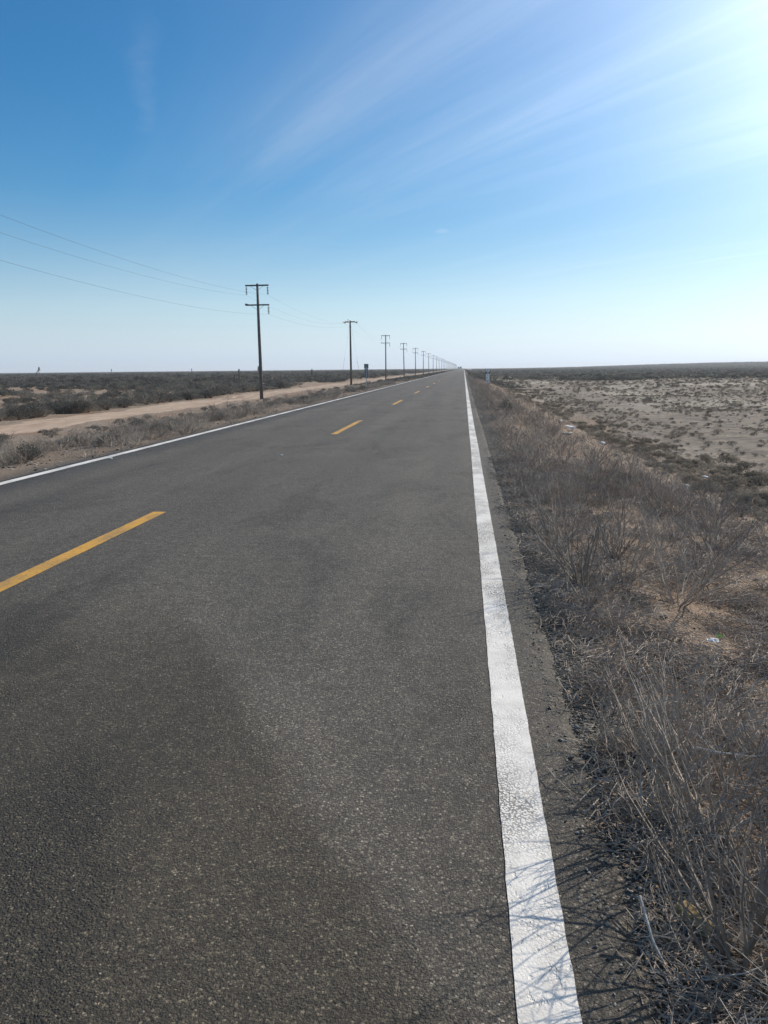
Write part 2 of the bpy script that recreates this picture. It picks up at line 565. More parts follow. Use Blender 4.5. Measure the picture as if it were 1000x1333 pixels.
def twig_mat(name, c0, c1, objr=.2, leaf=0.0):
    m, t = mat(name)
    tc = t.n('ShaderNodeTexCoord').outputs['Object']
    n = t.noise(tc, 9, 3, .6)
    r = t.n('ShaderNodeObjectInfo').outputs['Random']
    f = t.m('ADD', t.m('MULTIPLY', n, .75), t.m('MULTIPLY', t.m('SUBTRACT', r, .5), objr * 2))
    col = t.cramp(f, [(.15, c0), (.6, c1)])
    t.put(t.b.inputs['Base Color'], col)
    t.b.inputs['Roughness'].default_value = .75
    t.b.inputs['Specular IOR Level'].default_value = .3
    if leaf:
        tr = t.n('ShaderNodeBsdfTranslucent'); t.put(tr.inputs[0], col)
        ms = t.n('ShaderNodeMixShader'); ms.inputs[0].default_value = leaf
        t.t.links.new(t.b.outputs[0], ms.inputs[1]); t.t.links.new(tr.outputs[0], ms.inputs[2])
        out = [n_ for n_ in t.t.nodes if n_.type == 'OUTPUT_MATERIAL'][0]
        t.t.links.new(ms.outputs[0], out.inputs[0])
    return m


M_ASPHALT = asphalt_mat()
M_WHITE = paint_mat('white_road_paint', (.80, .765, .69), (.12, .11, .095), .86, 1.02, (.50, .47, .42))
M_YELLOW = paint_mat('yellow_road_paint', (.62, .32, .035), (.12, .11, .09), .74, .98, (.42, .24, .05))
M_GROUND = ground_mat()
M_TRACK = track_mat()
M_TWIG = twig_mat('grey_twig_bark', (.18, .147, .118), (.47, .395, .315))
M_TWIG2 = twig_mat('pale_dead_wood', (.34, .31, .27), (.58, .54, .47))
M_DRY = twig_mat('dry_stalks', (.21, .175, .14), (.45, .385, .31), .3)
M_BROWN = twig_mat('dry_brown_leaf', (.22, .14, .085), (.40, .27, .16), .3)
M_LEAF = twig_mat('dull_scrub_leaf', (.040, .043, .038), (.095, .092, .075), .35)
M_LEAFD = twig_mat('dark_scrub_leaf', (.070, .073, .066), (.155, .150, .128), .45, .35)
M_TUFT = twig_mat('cushion_leaf', (.11, .098, .078), (.27, .24, .19), .4, .45)
M_STONE = twig_mat('grey_grit_stone', (.09, .08, .066), (.33, .295, .24), .5)
M_PALE = twig_mat('pale_stone', (.20, .18, .15), (.40, .365, .30), .5)
M_BROWNSTONE = twig_mat('brown_stone', (.16, .11, .08), (.34, .26, .19), .5)
M_WHITEST = simple('white_stone', (.86, .84, .79), .8, .15, 20)
M_PAPER = simple('white_paper', (.88, .87, .84), .7, .08, 12)
M_GREEN = simple('fresh_green_leaf', (.20, .42, .05), .5, .2, 40)
M_BRICKY = simple('weathered_timber', (.34, .24, .12), .9, .5, 60, bmp=.004)
M_POLE = simple('weathered_pole_wood', (.105, .098, .092), .85, .35, 4, bmp=.004)
M_ARM = simple('crossarm_wood', (.085, .082, .08), .85, .3, 6)
M_STEEL = simple('galvanised_steel', (.28, .29, .30), .45, .15, 8, metal=.7)
M_INSUL = simple('glazed_insulator', (.10, .07, .06), .25, .2, 8, spec=.6)
M_WIRE = simple('aluminium_wire', (.12, .12, .125), .5, .1, 8, metal=.5)
M_SIGNW = simple('white_sign_sheet', (.88, .88, .87), .45, .08, 5)
M_SIGNK = simple('black_sign_print', (.012, .012, .014), .5, .1, 5)
M_SIGNB = simple('bare_sign_back', (.16, .19, .21), .5, .15, 5, metal=.4)
M_POST = simple('sign_post', (.42, .42, .40), .6, .2, 9)
M_TRUNK = simple('yucca_trunk', (.085, .07, .058), .9, .35, 8, bmp=.01)
M_YLEAF = simple('yucca_leaf', (.050, .060, .045), .6, .3, 5)
M_TRUCK = simple('dusty_dark_paint', (.045, .05, .055), .45, .2, 2)
M_TRUCKW = simple('dusty_cab_paint', (.09, .10, .11), .4, .2, 2)
M_GLASS = simple('dark_glass', (.015, .018, .02), .1, .1, 2, spec=.7)
M_TYRE = simple('tyre_rubber', (.02, .02, .02), .9, .1, 5)

# ------------------------------------------------------------------ the ground
xs = np.unique(np.round(np.concatenate([
    -np.geomspace(60, 5000, 26), np.arange(-60, -28, 2.0), np.arange(-28, -9, .6), np.arange(-9, -6.4, .2), [-5, -3, -1, 0, .3],
    np.arange(.40, 4.2, .055), np.arange(4.2, 12, .28), np.arange(12, 60, 1.6), np.geomspace(60, 5000, 30)]), 3))
ys = np.unique(np.round(np.concatenate([
    [-200, -80, -30, -12, -6], np.arange(-3, 8, .055), np.arange(8, 20, .16), np.arange(20, 60, .6), np.arange(60, 200, 3), np.geomspace(200, 5000, 60)]), 3))
go = bpy.data.objects.new('desert_ground', grid_mesh('desert_ground', xs, ys, gz, M_GROUND))
tag(link(go), kind='structure')

# road: a slab with crumbling edges, thick enough to stand on its bed
ysr = np.concatenate([[-60, -20, -8], np.arange(-3, 30, .05), np.arange(30, 120, .5), np.geomspace(120, 4600, 60)])
ysr = np.unique(np.round(ysr, 3))


def edge_r(y): return .435 + .05 * (fbm(y * .23, y * 0 + 3, 31) - .45) + .045 * (fbm(y * 11, y * 0 + 8, 33, 4) - .5) * 2 * (np.asarray(y) < 60)


def edge_l(y): return -6.68 - .10 * (fbm(y * .5, y * 0 + 5, 41) - .3) - .03 * (fbm(y * 4, y * 0 + 8, 43) - .5) * (np.asarray(y) < 60)


cols = 9
frs = np.linspace(0, 1, cols)
L, Rr = edge_l(ysr), edge_r(ysr)
top = np.stack([np.stack([L + (Rr - L) * f, ysr, np.zeros_like(ysr)], -1) for f in frs], 1)     # ny, cols, 3
sl_ = np.stack([L - .06, ysr, np.full_like(ysr, -.12)], -1)[:, None]
top[:, -1, 2] = -.0005
sm_ = np.stack([Rr + .075, ysr, np.full_like(ysr, -.020)], -1)[:, None]
sr_ = np.stack([Rr + .14, ysr, np.full_like(ysr, -.12)], -1)[:, None]
full = np.concatenate([sl_, top, sm_, sr_], 1)
top_l = full.reshape(-1, 3)
nx = full.shape[1]; ny = len(ysr)
ii = np.arange(nx * ny).reshape(ny, nx)
qq = np.stack([ii[:-1, :-1], ii[:-1, 1:], ii[1:, 1:], ii[1:, :-1]], -1).reshape(-1, 4)
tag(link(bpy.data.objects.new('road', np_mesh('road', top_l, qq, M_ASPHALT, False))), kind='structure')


def strip(name, xc, w, y0, y1, m, seed, z=.004, ends=False):
    n = [y0]
    y = y0
    while y < y1:
        y += .03 if y < 8 else .08 if y < 25 else 1.0 if y < 120 else max(20, y * .1)
        n.append(min(y, y1))
    n = np.array(n)
    j = lambda s: (fbm(n * 9, n * 0 + s, seed + s, 3) - .5) * .004 * (n < 40) + (fbm(n * .2, n * 0 + s, 77, 2) - .5) * .012
    wob = j(1)
    a = np.stack([xc - w / 2 + wob + (fbm(n * 14, n * 0 + 2, seed) - .5) * .005 * (n < 30), n, np.full_like(n, z)], -1)
    b = np.stack([xc + w / 2 + wob + (fbm(n * 14, n * 0 + 7, seed) - .5) * .005 * (n < 30), n, np.full_like(n, z)], -1)
    co = np.stack([a, b], 1).reshape(-1, 3)
    i = np.arange(len(n) - 1) * 2
    q = np.stack([i, i + 1, i + 3, i + 2], -1)
    o = link(bpy.data.objects.new(name, np_mesh(name, co, q, m, False)))
    return tag(o, kind='structure')


strip('white_edge_line', .222, .152, -8, 4500, M_WHITE, 3, .0028)
strip('white_edge_line', -6.52, .16, -8, 4500, M_WHITE, 5, .0028)
k = 0
yy = 3.15 - 15.3
while yy < 700:
    strip('yellow_centre_dash', -3.37 + .3 * min(1, max(0, (yy - 3) / 19)), .15, yy, yy + 5.0, M_YELLOW, 9 + k, .0028)
    yy += 15.3; k += 1

# sandy service track along the poles, its own thin ragged sheet
yt = np.unique(np.concatenate([np.arange(-30, 140, .8), np.geomspace(140, 1500, 50)]))
tl = -24.2 + (fbm(yt * .10, yt * 0, 51) - .5) * 2.4 + (fbm(yt * .8, yt * 0, 52) - .5) * 1.2
tr = -19.4 + (fbm(yt * .10, yt * 0 + 4, 53) - .5) * 1.6 + (fbm(yt * .8, yt * 0, 54) - .5) * 1.0
nrow = 13
rows = []
for i_, f in enumerate(np.linspace(0, 1, nrow)):
    X = tl + (tr - tl) * f
    lift = .015 - (.05 if i_ in (0, nrow - 1) else 0)
    rows.append(np.stack([X, yt, gz(X, yt) + lift - .035 * np.exp(-((f - .36) / .07) ** 2) * 0], -1))
co = np.stack(rows, 1).reshape(-1, 3)
ii = np.arange(nrow * len(yt)).reshape(len(yt), nrow)
qq = np.stack([ii[:-1, :-1], ii[:-1, 1:], ii[1:, 1:], ii[1:, :-1]], -1).reshape(-1, 4)
tag(link(bpy.data.objects.new('dirt_track', np_mesh('dirt_track', co, qq, M_TRACK))), kind='structure')

# ------------------------------------------------------------------ air
if HAZE:
    hb = MB()
    hb.box((0, 2450, 9.0), (10400, 5500, 26))
    hm = bpy.data.materials.new('thin_haze')
    hm.use_nodes = True
    t = NT(hm.node_tree)
    pv = t.n('ShaderNodeVolumePrincipled', Density=HAZE, Anisotropy=.2)
    pv.inputs['Color'].default_value = (.92, .97, 1.0, 1)
    oo = t.n('ShaderNodeOutputMaterial')
    t.t.links.new(pv.outputs[0], oo.inputs[1])
    tag(hb.obj('haze', hm), kind='stuff', label='thin pale haze over the whole desert plain')

# ------------------------------------------------------------------ plant meshes
def rdir(r, up=.3):
    a = r.uniform(0, 2 * pi)
    z = r.uniform(up, 1)
    h = sqrt(max(0, 1 - z * z))
    return Vector((h * cos(a), h * sin(a), z))


def limb(mb, p, d, L, r, lvl, rr, seg=4, wig=.22, kids=3, sides=3, rmin=.0011, up=.10, xmin=-9.0):
    pts = [p.copy()]; rad = [r]
    cur = p.copy(); dd = d.copy()
    for i in range(seg):
        dd = (dd + Vector((rr.gauss(0, wig), rr.gauss(0, wig), rr.gauss(0, wig * .7) + up)) * .6).normalized()
        cur = cur + dd * (L / seg)
        if cur.x < xmin: cur.x = xmin + rr.uniform(.0, .04); dd.x = abs(dd.x) * .3
        if cur.z < .004: cur.z = .004 + rr.random() * .01
        pts.append(cur.copy())
        rad.append(max(rmin, r * (1 - .75 * (i + 1) / seg)))
    mb.tube(pts, rad, sides, False)
    if lvl > 0:
        for k in range(kids):
            f = rr.uniform(.25, .95)
            i = min(seg - 1, int(f * seg))
            q = pts[i].lerp(pts[i + 1], f * seg - i)
            dn = (pts[i + 1] - pts[i]).normalized()
            side = Vector((rr.gauss(0, 1), rr.gauss(0, 1), rr.gauss(0, .6)))
            nd = (dn + side.normalized() * rr.uniform(.45, .95)).normalized()
            limb(mb, q, nd, L * rr.uniform(.30, .58), rad[i] * .62, lvl - 1, rr, max(2, seg - 1), wig * 1.1, max(2, kids - 1), sides, rmin, up, xmin)
    return pts


def twig_shrub(seed, h=.6, spread=.8, stems=16, kids=5, r0=.0035, lvl=2, low=0.35, xmin=-9.0):
    """leafless twiggy shrub, unit: metres"""
    rr = random.Random(seed)
    mb = MB()
    for i in range(stems):
        a = 2 * pi * (i + rr.random()) / stems
        el = rr.uniform(low, 1.35)
        d = Vector((cos(a) * cos(el) * spread, sin(a) * cos(el) * spread, sin(el))).normalized()
        b = Vector((cos(a), sin(a), 0)) * rr.uniform(0, .05)
        limb(mb, b, d, h * rr.uniform(.7, 1.1), r0 * rr.uniform(.6, 1.15), lvl, rr, 5, .20, kids, xmin=xmin)
    return mb


def add_leaves(mb, rr, n, rx, rz, size, cz=None, flat=.3, shell=.55):
    for _ in range(n):
        a = rr.uniform(0, 2 * pi); c = rr.uniform(-.15, 1); q = rr.random() ** .45 * (1 - shell) + shell * rr.uniform(.55, 1.08)
        h = sqrt(max(0, 1 - c * c))
        bump_ = .78 + .3 * sin(3 * a + rx * 7) * sin(4 * c + 1)
        p = Vector((cos(a) * h * rx * q * bump_, sin(a) * h * rx * q * bump_, rz * .48 + c * rz * .52 * q))
        if p.z < .01: p.z = .01
        s_ = size * rr.uniform(.6, 1.4)
        u = Vector((rr.gauss(0, 1), rr.gauss(0, 1), rr.gauss(0, 1))).normalized()
        w = u.cross(Vector((rr.gauss(0, 1), rr.gauss(0, 1), rr.gauss(0, 1)))).normalized()
        mb.add([p - u * s_ * .5, p + w * s_ * .32, p + u * s_ * .5, p - w * s_ * .2], [(0, 1, 2, 3)])


def bush(seed, rx=1.0, rz=1.2, leaves=900, size=.06, stems=40):
    """leafy desert bush: stems of material 0, leaves of material 1"""
    rr = random.Random(seed)
    mb = MB()
    for i in range(stems):
        a = rr.uniform(0, 2 * pi); el = rr.uniform(.3, 1.5)
        d = Vector((cos(a) * cos(el), sin(a) * cos(el), sin(el)))
        L = 1 / sqrt((cos(el) / rx) ** 2 + (sin(el) / rz) ** 2)
        pts = [Vector((0, 0, 0)), d * L * .5 + Vector((rr.gauss(0, .05), rr.gauss(0, .05), 0)) * rx, d * L * rr.uniform(.85, 1.15)]
        mb.tube(pts, [.010 * rx + .003, .007 * rx + .002, .003], 3, False)
    # side lobes make the outline uneven
    mb.cur = 1
    add_leaves(mb, rr, int(leaves * .55), rx * .8, rz, size)
    for k in range(5):
        a = rr.uniform(0, 2 * pi); q = rx * rr.uniform(.35, .75)
        sub = MB(); add_leaves(sub, rr, int(leaves * .09), rx * rr.uniform(.25, .45), rz * rr.uniform(.5, .85), size)
        off = Vector((cos(a) * q, sin(a) * q, 0))
        mb.add([Vector(v) + off for v in sub.v], sub.f)
    mb.cur = 0
    return mb


def spiky(seed, n=260, h=.35, rx=.3, w=.004, lean=.9):
    """mass of thin upright stalks with side twigs; for mid distance"""
    rr = random.Random(seed)
    mb = MB()
    for i in range(n):
        a = rr.uniform(0, 2 * pi); q = rx * .55 * sqrt(rr.random())
        b = Vector((cos(a) * q, sin(a) * q, 0))
        a2 = a + rr.gauss(0, .6)
        d = Vector((cos(a2) * rr.uniform(0, lean), sin(a2) * rr.uniform(0, lean), 1)).normalized()
        L = h * rr.uniform(.45, 1.1)
        m_ = b + d * L * .5 + Vector((rr.gauss(0, .03), rr.gauss(0, .03), 0))
        e = b + d * L
        s_ = Vector((-sin(a2 + rr.random() * 3), cos(a2), 0)) * w
        mb.add([b - s_, b + s_, m_ + s_ * .8, m_ - s_ * .8, e], [(0, 1, 2, 3), (3, 2, 4)])
        for _ in range(2):
            k_ = b.lerp(e, rr.uniform(.3, .9))
            e2 = k_ + Vector((rr.gauss(0, 1), rr.gauss(0, 1), rr.uniform(.2, 1.2))).normalized() * L * rr.uniform(.2, .4)
            mb.add([k_ - s_ * .6, k_ + s_ * .6, e2], [(0, 1, 2)])
    return mb


def cushion(seed, rx=.22, rz=.16, n=240, size=.028):
    rr = random.Random(seed)
    mb = MB()
    for i in range(24):
        a = rr.uniform(0, 2 * pi); el = rr.uniform(.2, 1.5)
        d = Vector((cos(a) * cos(el) * rx, sin(a) * cos(el) * rx, sin(el) * rz)) * rr.uniform(.9, 1.35)
        mb.tube([Vector((0, 0, 0)), d], [.004, .0015], 3, False)
    mb.cur = 1
    add_leaves(mb, rr, n, rx, rz, size)
    mb.cur = 0
    return mb


def litter_mat_mesh(seed, rx=.16, n=110):
    """flat tangle of broken twigs and dead leaves"""
    rr = random.Random(seed)
    mb = MB()
    for i in range(n):
        a = rr.uniform(0, 2 * pi); q = rx * rr.random() ** .6
        p = Vector((cos(a) * q, sin(a) * q, rr.uniform(.002, .03)))
        th = rr.uniform(0, pi); L = rr.uniform(.02, .13)
        d = Vector((cos(th), sin(th), rr.gauss(0, .25)))
        e = p + d * L; e.z = max(.002, e.z)
        m_ = (p + e) / 2 + Vector((rr.gauss(0, .008), rr.gauss(0, .008), rr.uniform(0, .012)))
        r = rr.uniform(.0006, .0021)
        mb.tube([p, m_, e], [r, r * .9, r * .5], 3, False)
    mb.cur = 1
    for i in range(n // 2):
        a = rr.uniform(0, 2 * pi); q = rx * rr.random() ** .6
        p = Vector((cos(a) * q, sin(a) * q, rr.uniform(.003, .02)))
        u = Vector((rr.gauss(0, 1), rr.gauss(0, 1), rr.gauss(0, .4))).normalized() * rr.uniform(.003, .010)
        w = Vector((-u.y, u.x, rr.gauss(0, .003))) * rr.uniform(.3, .7)
        mb.add([p - u, p + w, p + u, p - w], [(0, 1, 2, 3)])
    mb.cur = 0
    return mb


def rock(seed, sx=1, sy=1, sz=.6, sub=1, jag=.22):
    import bmesh
    bm = bmesh.new()
    bmesh.ops.create_icosphere(bm, subdivisions=sub, radius=.5)
    rr = random.Random(seed)
    for v in bm.verts:
        v.co *= 1 + rr.uniform(-jag, jag)
        v.co = Vector((v.co.x * sx, v.co.y * sy, v.co.z * sz + .5 * sz * .7))
    mb = MB()
    mb.add([v.co for v in bm.verts], [[v.index for v in f.verts] for f in bm.faces])
    bm.free()
    return mb


def protos(name, mbs, mats, smooth=False):
    return [m.mesh(name, mats, smooth) for m in mbs]


P_TWIG = protos('twigs', [twig_shrub(100 + i, .50, .95, 12 + i % 3 * 2, 4, .0058, 2, .34) for i in range(8)], M_TWIG)
P_FAN = protos('twigs', [twig_shrub(150 + i, .60, 1.0, 19, 4, .0078, 2, .42, -.27) for i in range(3)], M_TWIG)
P_SPIKY = protos('stalks', [twig_shrub(200 + i, .34, 1.05, 10, 4, .0042, 2, .2) for i in range(6)], M_TWIG)
P_SPIKYL = protos('stalks', [twig_shrub(220 + i, .30, 1.25, 13, 4, .0062, 2, .1) for i in range(6)], M_DRY)
P_BUSH = protos('scrub', [bush(300 + i, 1.0, .95, 1700, .055, 46) for i in range(5)], [M_TWIG, M_LEAFD])
P_TOE = protos('scrub', [bush(310 + i, 1.0, .9, 900, .06, 70) for i in range(5)], [M_TWIG, M_TUFT])
P_TOEB = protos('scrub', [bush(315 + i, 1.0, .8, 300, .14, 20) for i in range(4)], [M_TWIG, M_TUFT])
P_BUSHB = protos('scrub', [bush(320 + i, 1.0, .8, 420, .13, 14) for i in range(5)], [M_TWIG, M_LEAFD])
P_BUSHC = protos('scrub', [bush(340 + i, 1.0, .75, 90, .30, 4) for i in range(4)], [M_TWIG, M_LEAFD])
P_CUSH = protos('cushion', [cushion(400 + i) for i in range(5)], [M_TWIG, M_TUFT])
P_CUSHB = protos('cushion', [cushion(420 + i, .22, .16, 60, .06) for i in range(4)], [M_TWIG, M_TUFT])
P_LITTER = protos('litter', [litter_mat_mesh(500 + i) for i in range(5)], [M_TWIG, M_BROWN])
P_GRIT = protos('grit', [rock(600 + i, 1, R.uniform(.6, .9), R.uniform(.4, .65)) for i in range(5)], M_STONE) \
    + protos('grit', [rock(610 + i, 1, R.uniform(.6, .9), R.uniform(.4, .65)) for i in range(2)], M_PALE)
P_STONE = protos('stone', [rock(620 + i, 1, .75, .5, 2, .10) for i in range(4)], M_BROWNSTONE)


def gn_scatter(name, meshes, pts, rots, scls, idx, label):
    """one object: many small copies placed by geometry nodes; the sources live in a collection that is not in the scene"""
    col = bpy.data.collections.new(name + '_sources')
    for i, me in enumerate(meshes):
        col.objects.link(bpy.data.objects.new('%s_source_%02d' % (name, i), me))
    me = bpy.data.meshes.new(name)
    n = len(pts)
    me.vertices.add(n)
    me.vertices.foreach_set('co', np.asarray(pts, dtype=np.float32).ravel())
    for nm, ty, arr, key in (('rot', 'FLOAT_VECTOR', rots, 'vector'), ('scl', 'FLOAT_VECTOR', scls, 'vector'), ('idx', 'INT', idx, 'value')):
        a = me.attributes.new(nm, ty, 'POINT')
        a.data.foreach_set(key, np.asarray(arr, dtype=np.int32 if ty == 'INT' else np.float32).ravel())
    o = link(bpy.data.objects.new(name, me))
    ng = bpy.data.node_groups.new(name, 'GeometryNodeTree')
    ng.interface.new_socket('Geometry', in_out='INPUT', socket_type='NodeSocketGeometry')
    ng.interface.new_socket('Geometry', in_out='OUTPUT', socket_type='NodeSocketGeometry')
    N = ng.nodes.new
    gi, go_ = N('NodeGroupInput'), N('NodeGroupOutput')
    ip = N('GeometryNodeInstanceOnPoints')
    ci = N('GeometryNodeCollectionInfo')
    ci.inputs['Collection'].default_value = col
    ci.inputs['Separate Children'].default_value = True
    ci.inputs['Reset Children'].default_value = True
    e2r = N('FunctionNodeEulerToRotation')

    def attr(nm, ty):
        a = N('GeometryNodeInputNamedAttribute'); a.data_type = ty; a.inputs[0].default_value = nm
        return a.outputs[0]
    Lk = ng.links.new
    Lk(gi.outputs[0], ip.inputs['Points'])
    Lk(ci.outputs[0], ip.inputs['Instance'])
    ip.inputs['Pick Instance'].default_value = True
    Lk(attr('idx', 'INT'), ip.inputs['Instance Index'])
    Lk(attr('rot', 'FLOAT_VECTOR'), e2r.inputs[0])
    Lk(e2r.outputs[0], ip.inputs['Rotation'])
    Lk(attr('scl', 'FLOAT_VECTOR'), ip.inputs['Scale'])
    Lk(ip.outputs[0], go_.inputs[0])
    md = o.modifiers.new('scatter', 'NODES')
    md.node_group = ng
    return tag(o, kind='stuff', label=label)


def scatter_arrays(meshes, P, smin, smax, tilt=.12, zs=(.85, 1.2)):
    n = len(P)
    rot = np.stack([NR.normal(0, tilt, n), NR.normal(0, tilt, n), NR.uniform(0, 2 * pi, n)], -1)
    s = NR.uniform(smin, smax, n)
    scl = np.stack([s, s * NR.uniform(.85, 1.15, n), s * NR.uniform(*zs, n)], -1)
    idx = NR.integers(0, len(meshes), n)
    return rot, scl, idx


def plants(name, near_meshes, P, S, n_single, label_fn, cat, group, mass_name, mass_meshes, mass_label, zs=(.8, 1.2), sink=.01, tilt=.1):
    """P (n,2) places, S (n,) sizes. Those that show largest are things of their own, the rest is one mass."""
    P = np.asarray(P); S = np.asarray(S)
    d = np.hypot(P[:, 0], P[:, 1])
    o = np.argsort(-S / d)
    P, S = P[o], S[o]
    Z = gz(P[:, 0], P[:, 1]) - sink
    for i in range(min(n_single, len(P))):
        ob = bpy.data.objects.new(name, near_meshes[R.randrange(len(near_meshes))])
        ob.location = (P[i, 0], P[i, 1], Z[i])
        s = float(S[i])
        ob.scale = (s, s * R.uniform(.85, 1.15), s * R.uniform(*zs))
        ob.rotation_euler = (R.gauss(0, tilt * .6), R.gauss(0, tilt * .6), R.uniform(0, 2 * pi))
        tag(link(ob), label_fn(P[i], s), cat, group)
    Q, T, Zq = P[n_single:], S[n_single:], Z[n_single:]
    if len(Q):
        rot, scl, idx = scatter_arrays(mass_meshes, Q, 1, 1, tilt, zs)
        gn_scatter(mass_name, mass_meshes, np.column_stack([Q, Zq]), rot, scl * T[:, None], idx, mass_label)


def wedge(n, d0, d1, a0, a1, power=2.0):
    """n random places between two distances and two bearings (degrees from +Y towards +X), even over area for power 2"""
    d = (NR.uniform(0, 1, n) * (d1 ** power - d0 ** power) + d0 ** power) ** (1 / power)
    a = np.radians(NR.uniform(a0, a1, n))
    return np.stack([d * np.sin(a), d * np.cos(a)], -1)


GAPS = [(.73, 4.2, .20), (1.62, 5.4, .32), (.84, 2.75, .13), (2.1, 4.2, .25), (1.45, 7.1, .35), (2.4, 6.4, .4), (1.9, 8.8, .5), (1.35, 3.6, .18)]


def in_gap(x, y): return any((x - a) ** 2 + ((y - b) * .6) ** 2 < c * c for a, b, c in GAPS)


# ---- 1. leafless twiggy shrubs crowding the edge to the right of the road
pts, siz = [], []
hand = [(1.02, 1.62, .95), (1.12, 2.45, .95), (1.25, 2.05, 1.0), (.98, 2.9, .62), (1.35, 2.8, .95), (1.55, 2.3, 1.0),
        (1.15, 3.35, .75), (.84, 5.0, .85), (1.22, 5.7, 1.05), (.86, 6.1, .8), (1.3, 6.5, 1.1), (.84, 6.8, .85), (.95, 7.7, .8), (.80, 8.6, .6), (1.5, 5.3, 1.05),
        (.92, 4.55, .55), (1.6, 3.2, .9), (1.85, 2.9, 1.0), (.95, 9.2, .6), (1.0, 10.4, .65), (1.0, 1.15, .9), (.92, .5, .8)]
for x, y, s in hand: pts.append((x, y)); siz.append(s)
tries = 0
while len(pts) < 54 and tries < 4000:
    tries += 1
    y = 1.2 + 11.5 * R.random(); x = R.uniform(.95, 3.4)
    if y > 7 and x < 1.1: continue
    if x > 2.9 and R.random() < .5: continue
    g = float(vnoise(np.array([x * 1.3]), np.array([y * .9]), 61)[0])
    if g < .28 and x < 2.2: continue
    if in_gap(x, y): continue
    if any((x - a) ** 2 + (y - b) ** 2 < (.40 + .012 * y) ** 2 for a, b in pts): continue
    pts.append((x, y)); siz.append(R.uniform(.70, 1.18) * (1.08 if y > 5.5 else .85))
for i, (x, y, s, rz, lab) in enumerate([(.74, 1.86, .95, .0, 'large fan of thick grey stems beside the timber offcut shading the white line'),
                                 (.86, 2.5, .92, .25, 'thick stemmed bare shrub just behind the large fan of stems'),
                                 (.74, 3.0, .62, -.2, 'small thick stemmed bare shrub leaning out over the gravel edge'),
                                 (.86, 5.5, .95, .1, 'thick stemmed bare shrub whose fringe of shadow crosses the asphalt margin')]):
    ob = bpy.data.objects.new('fan_shrub', P_FAN[i % 3]); ob.location = (x, y, gz1(x, y) - .01); ob.scale = (s, s, s); ob.rotation_euler = (0, -.05, rz)
    tag(link(ob), lab, 'shrub')
# some keep their distance from the block of timber and the open soil
keep = [(p, s) for p, s in zip(pts, siz)]
pts, siz = [k_[0] for k_ in keep], [k_[1] for k_ in keep]


RANK = ['tallest', 'second tallest', 'third tallest', 'fourth tallest', 'fifth tallest', 'sixth tallest', 'seventh tallest', 'eighth tallest', 'ninth tallest', 'tenth tallest', 'eleventh tallest', 'lowest']


def ranked(pts, siz, where, noun):
    """one label for each plant: its rank in height among the plants at the same landmark"""
    bins = {}
    for p, s in zip(pts, siz): bins.setdefault(where(p), []).append((-s, tuple(np.round(p, 6))))
    out = {}
    for w, L in bins.items():
        L.sort()
        for i, (s, p) in enumerate(L):
            out[p] = '%s %s %s' % (RANK[i] if i < len(RANK) else 'one of the low', noun, w)
    return lambda p, s: out[tuple(np.round(np.asarray(p), 6))]


def where_twig(p):
    x, y = p
    row = 'at the gravel edge' if x < 1.3 else 'mid tangle' if x < 1.9 else 'on the outer crest'
    lev = 'near the timber offcut' if y < 2.4 else 'near the forked level stick' if y < 3.6 else 'near the paper scrap' if y < 5.2 else \
        'where shadows fringe the line' if y < 7.5 else 'just beyond the shadow fringe' if y < 9.5 else 'at the far end of the tangle'
    return row + ' ' + lev
lab_twig = ranked(pts, siz, where_twig, 'bare grey shrub')


plants('twiggy_shrub', P_TWIG, pts, siz, 300, lab_twig, 'shrub', 'leafless shrubs crowding the shoulder beside the white line',
       'twiggy_shrub_mass', P_SPIKY, 'more twiggy shrubs')

# ---- 2. low dry brush further along the right verge and down the bank
pts, siz = [], []
for _ in range(3600):
    y = 9 * (160 / 9) ** R.random(); x = R.uniform(.62, 5.6)
    dens = .8 if x < 1.3 else .36 if x < 2.8 else .13
    dens *= .35 + 1.1 * float(fbm(np.array([x * .7]), np.array([y * .22]), 71)[0])
    if y > 20: dens *= 1.25
    if R.random() > dens: continue
    pts.append((x, y)); siz.append(R.uniform(.45, 1.0) * (.8 if x > 3 else 1) * (1.0 + .006 * min(y, 60)) * (.72 if x < 1.0 and y < 30 else 1))
for _ in range(70):
    y = 1.0 + 9 * R.random(); x = R.uniform(.9, 4.5)
    if in_gap(x, y): continue
    pts.append((x, y)); siz.append(R.uniform(.35, .75))
plants('dry_brush', P_SPIKY, pts, siz, 300, lambda p, s: ('low dry brush down the bank ' if p[0] > 1.4 else 'low dry brush lining the asphalt ') + ('among the tall shrubs' if p[1] < 10 else 'just beyond the tall shrubs' if p[1] < 16 else 'short of the dark bush' if p[1] < 27 else 'between dark bush and kilometre marker'),
       'shrub', 'dry brush along the bank east of the road', 'dry_brush_mass', P_SPIKY, 'mass of low dry brush thinning out along the road verge')
ob = bpy.data.objects.new('dark_bush', P_BUSH[1]); ob.location = (1.5, 27.5, gz1(1.5, 27.5)); ob.scale = (.36, .36, .62)
tag(link(ob), 'single dark rounded bush standing out of the dry verge short of the kilometre marker', 'bush')

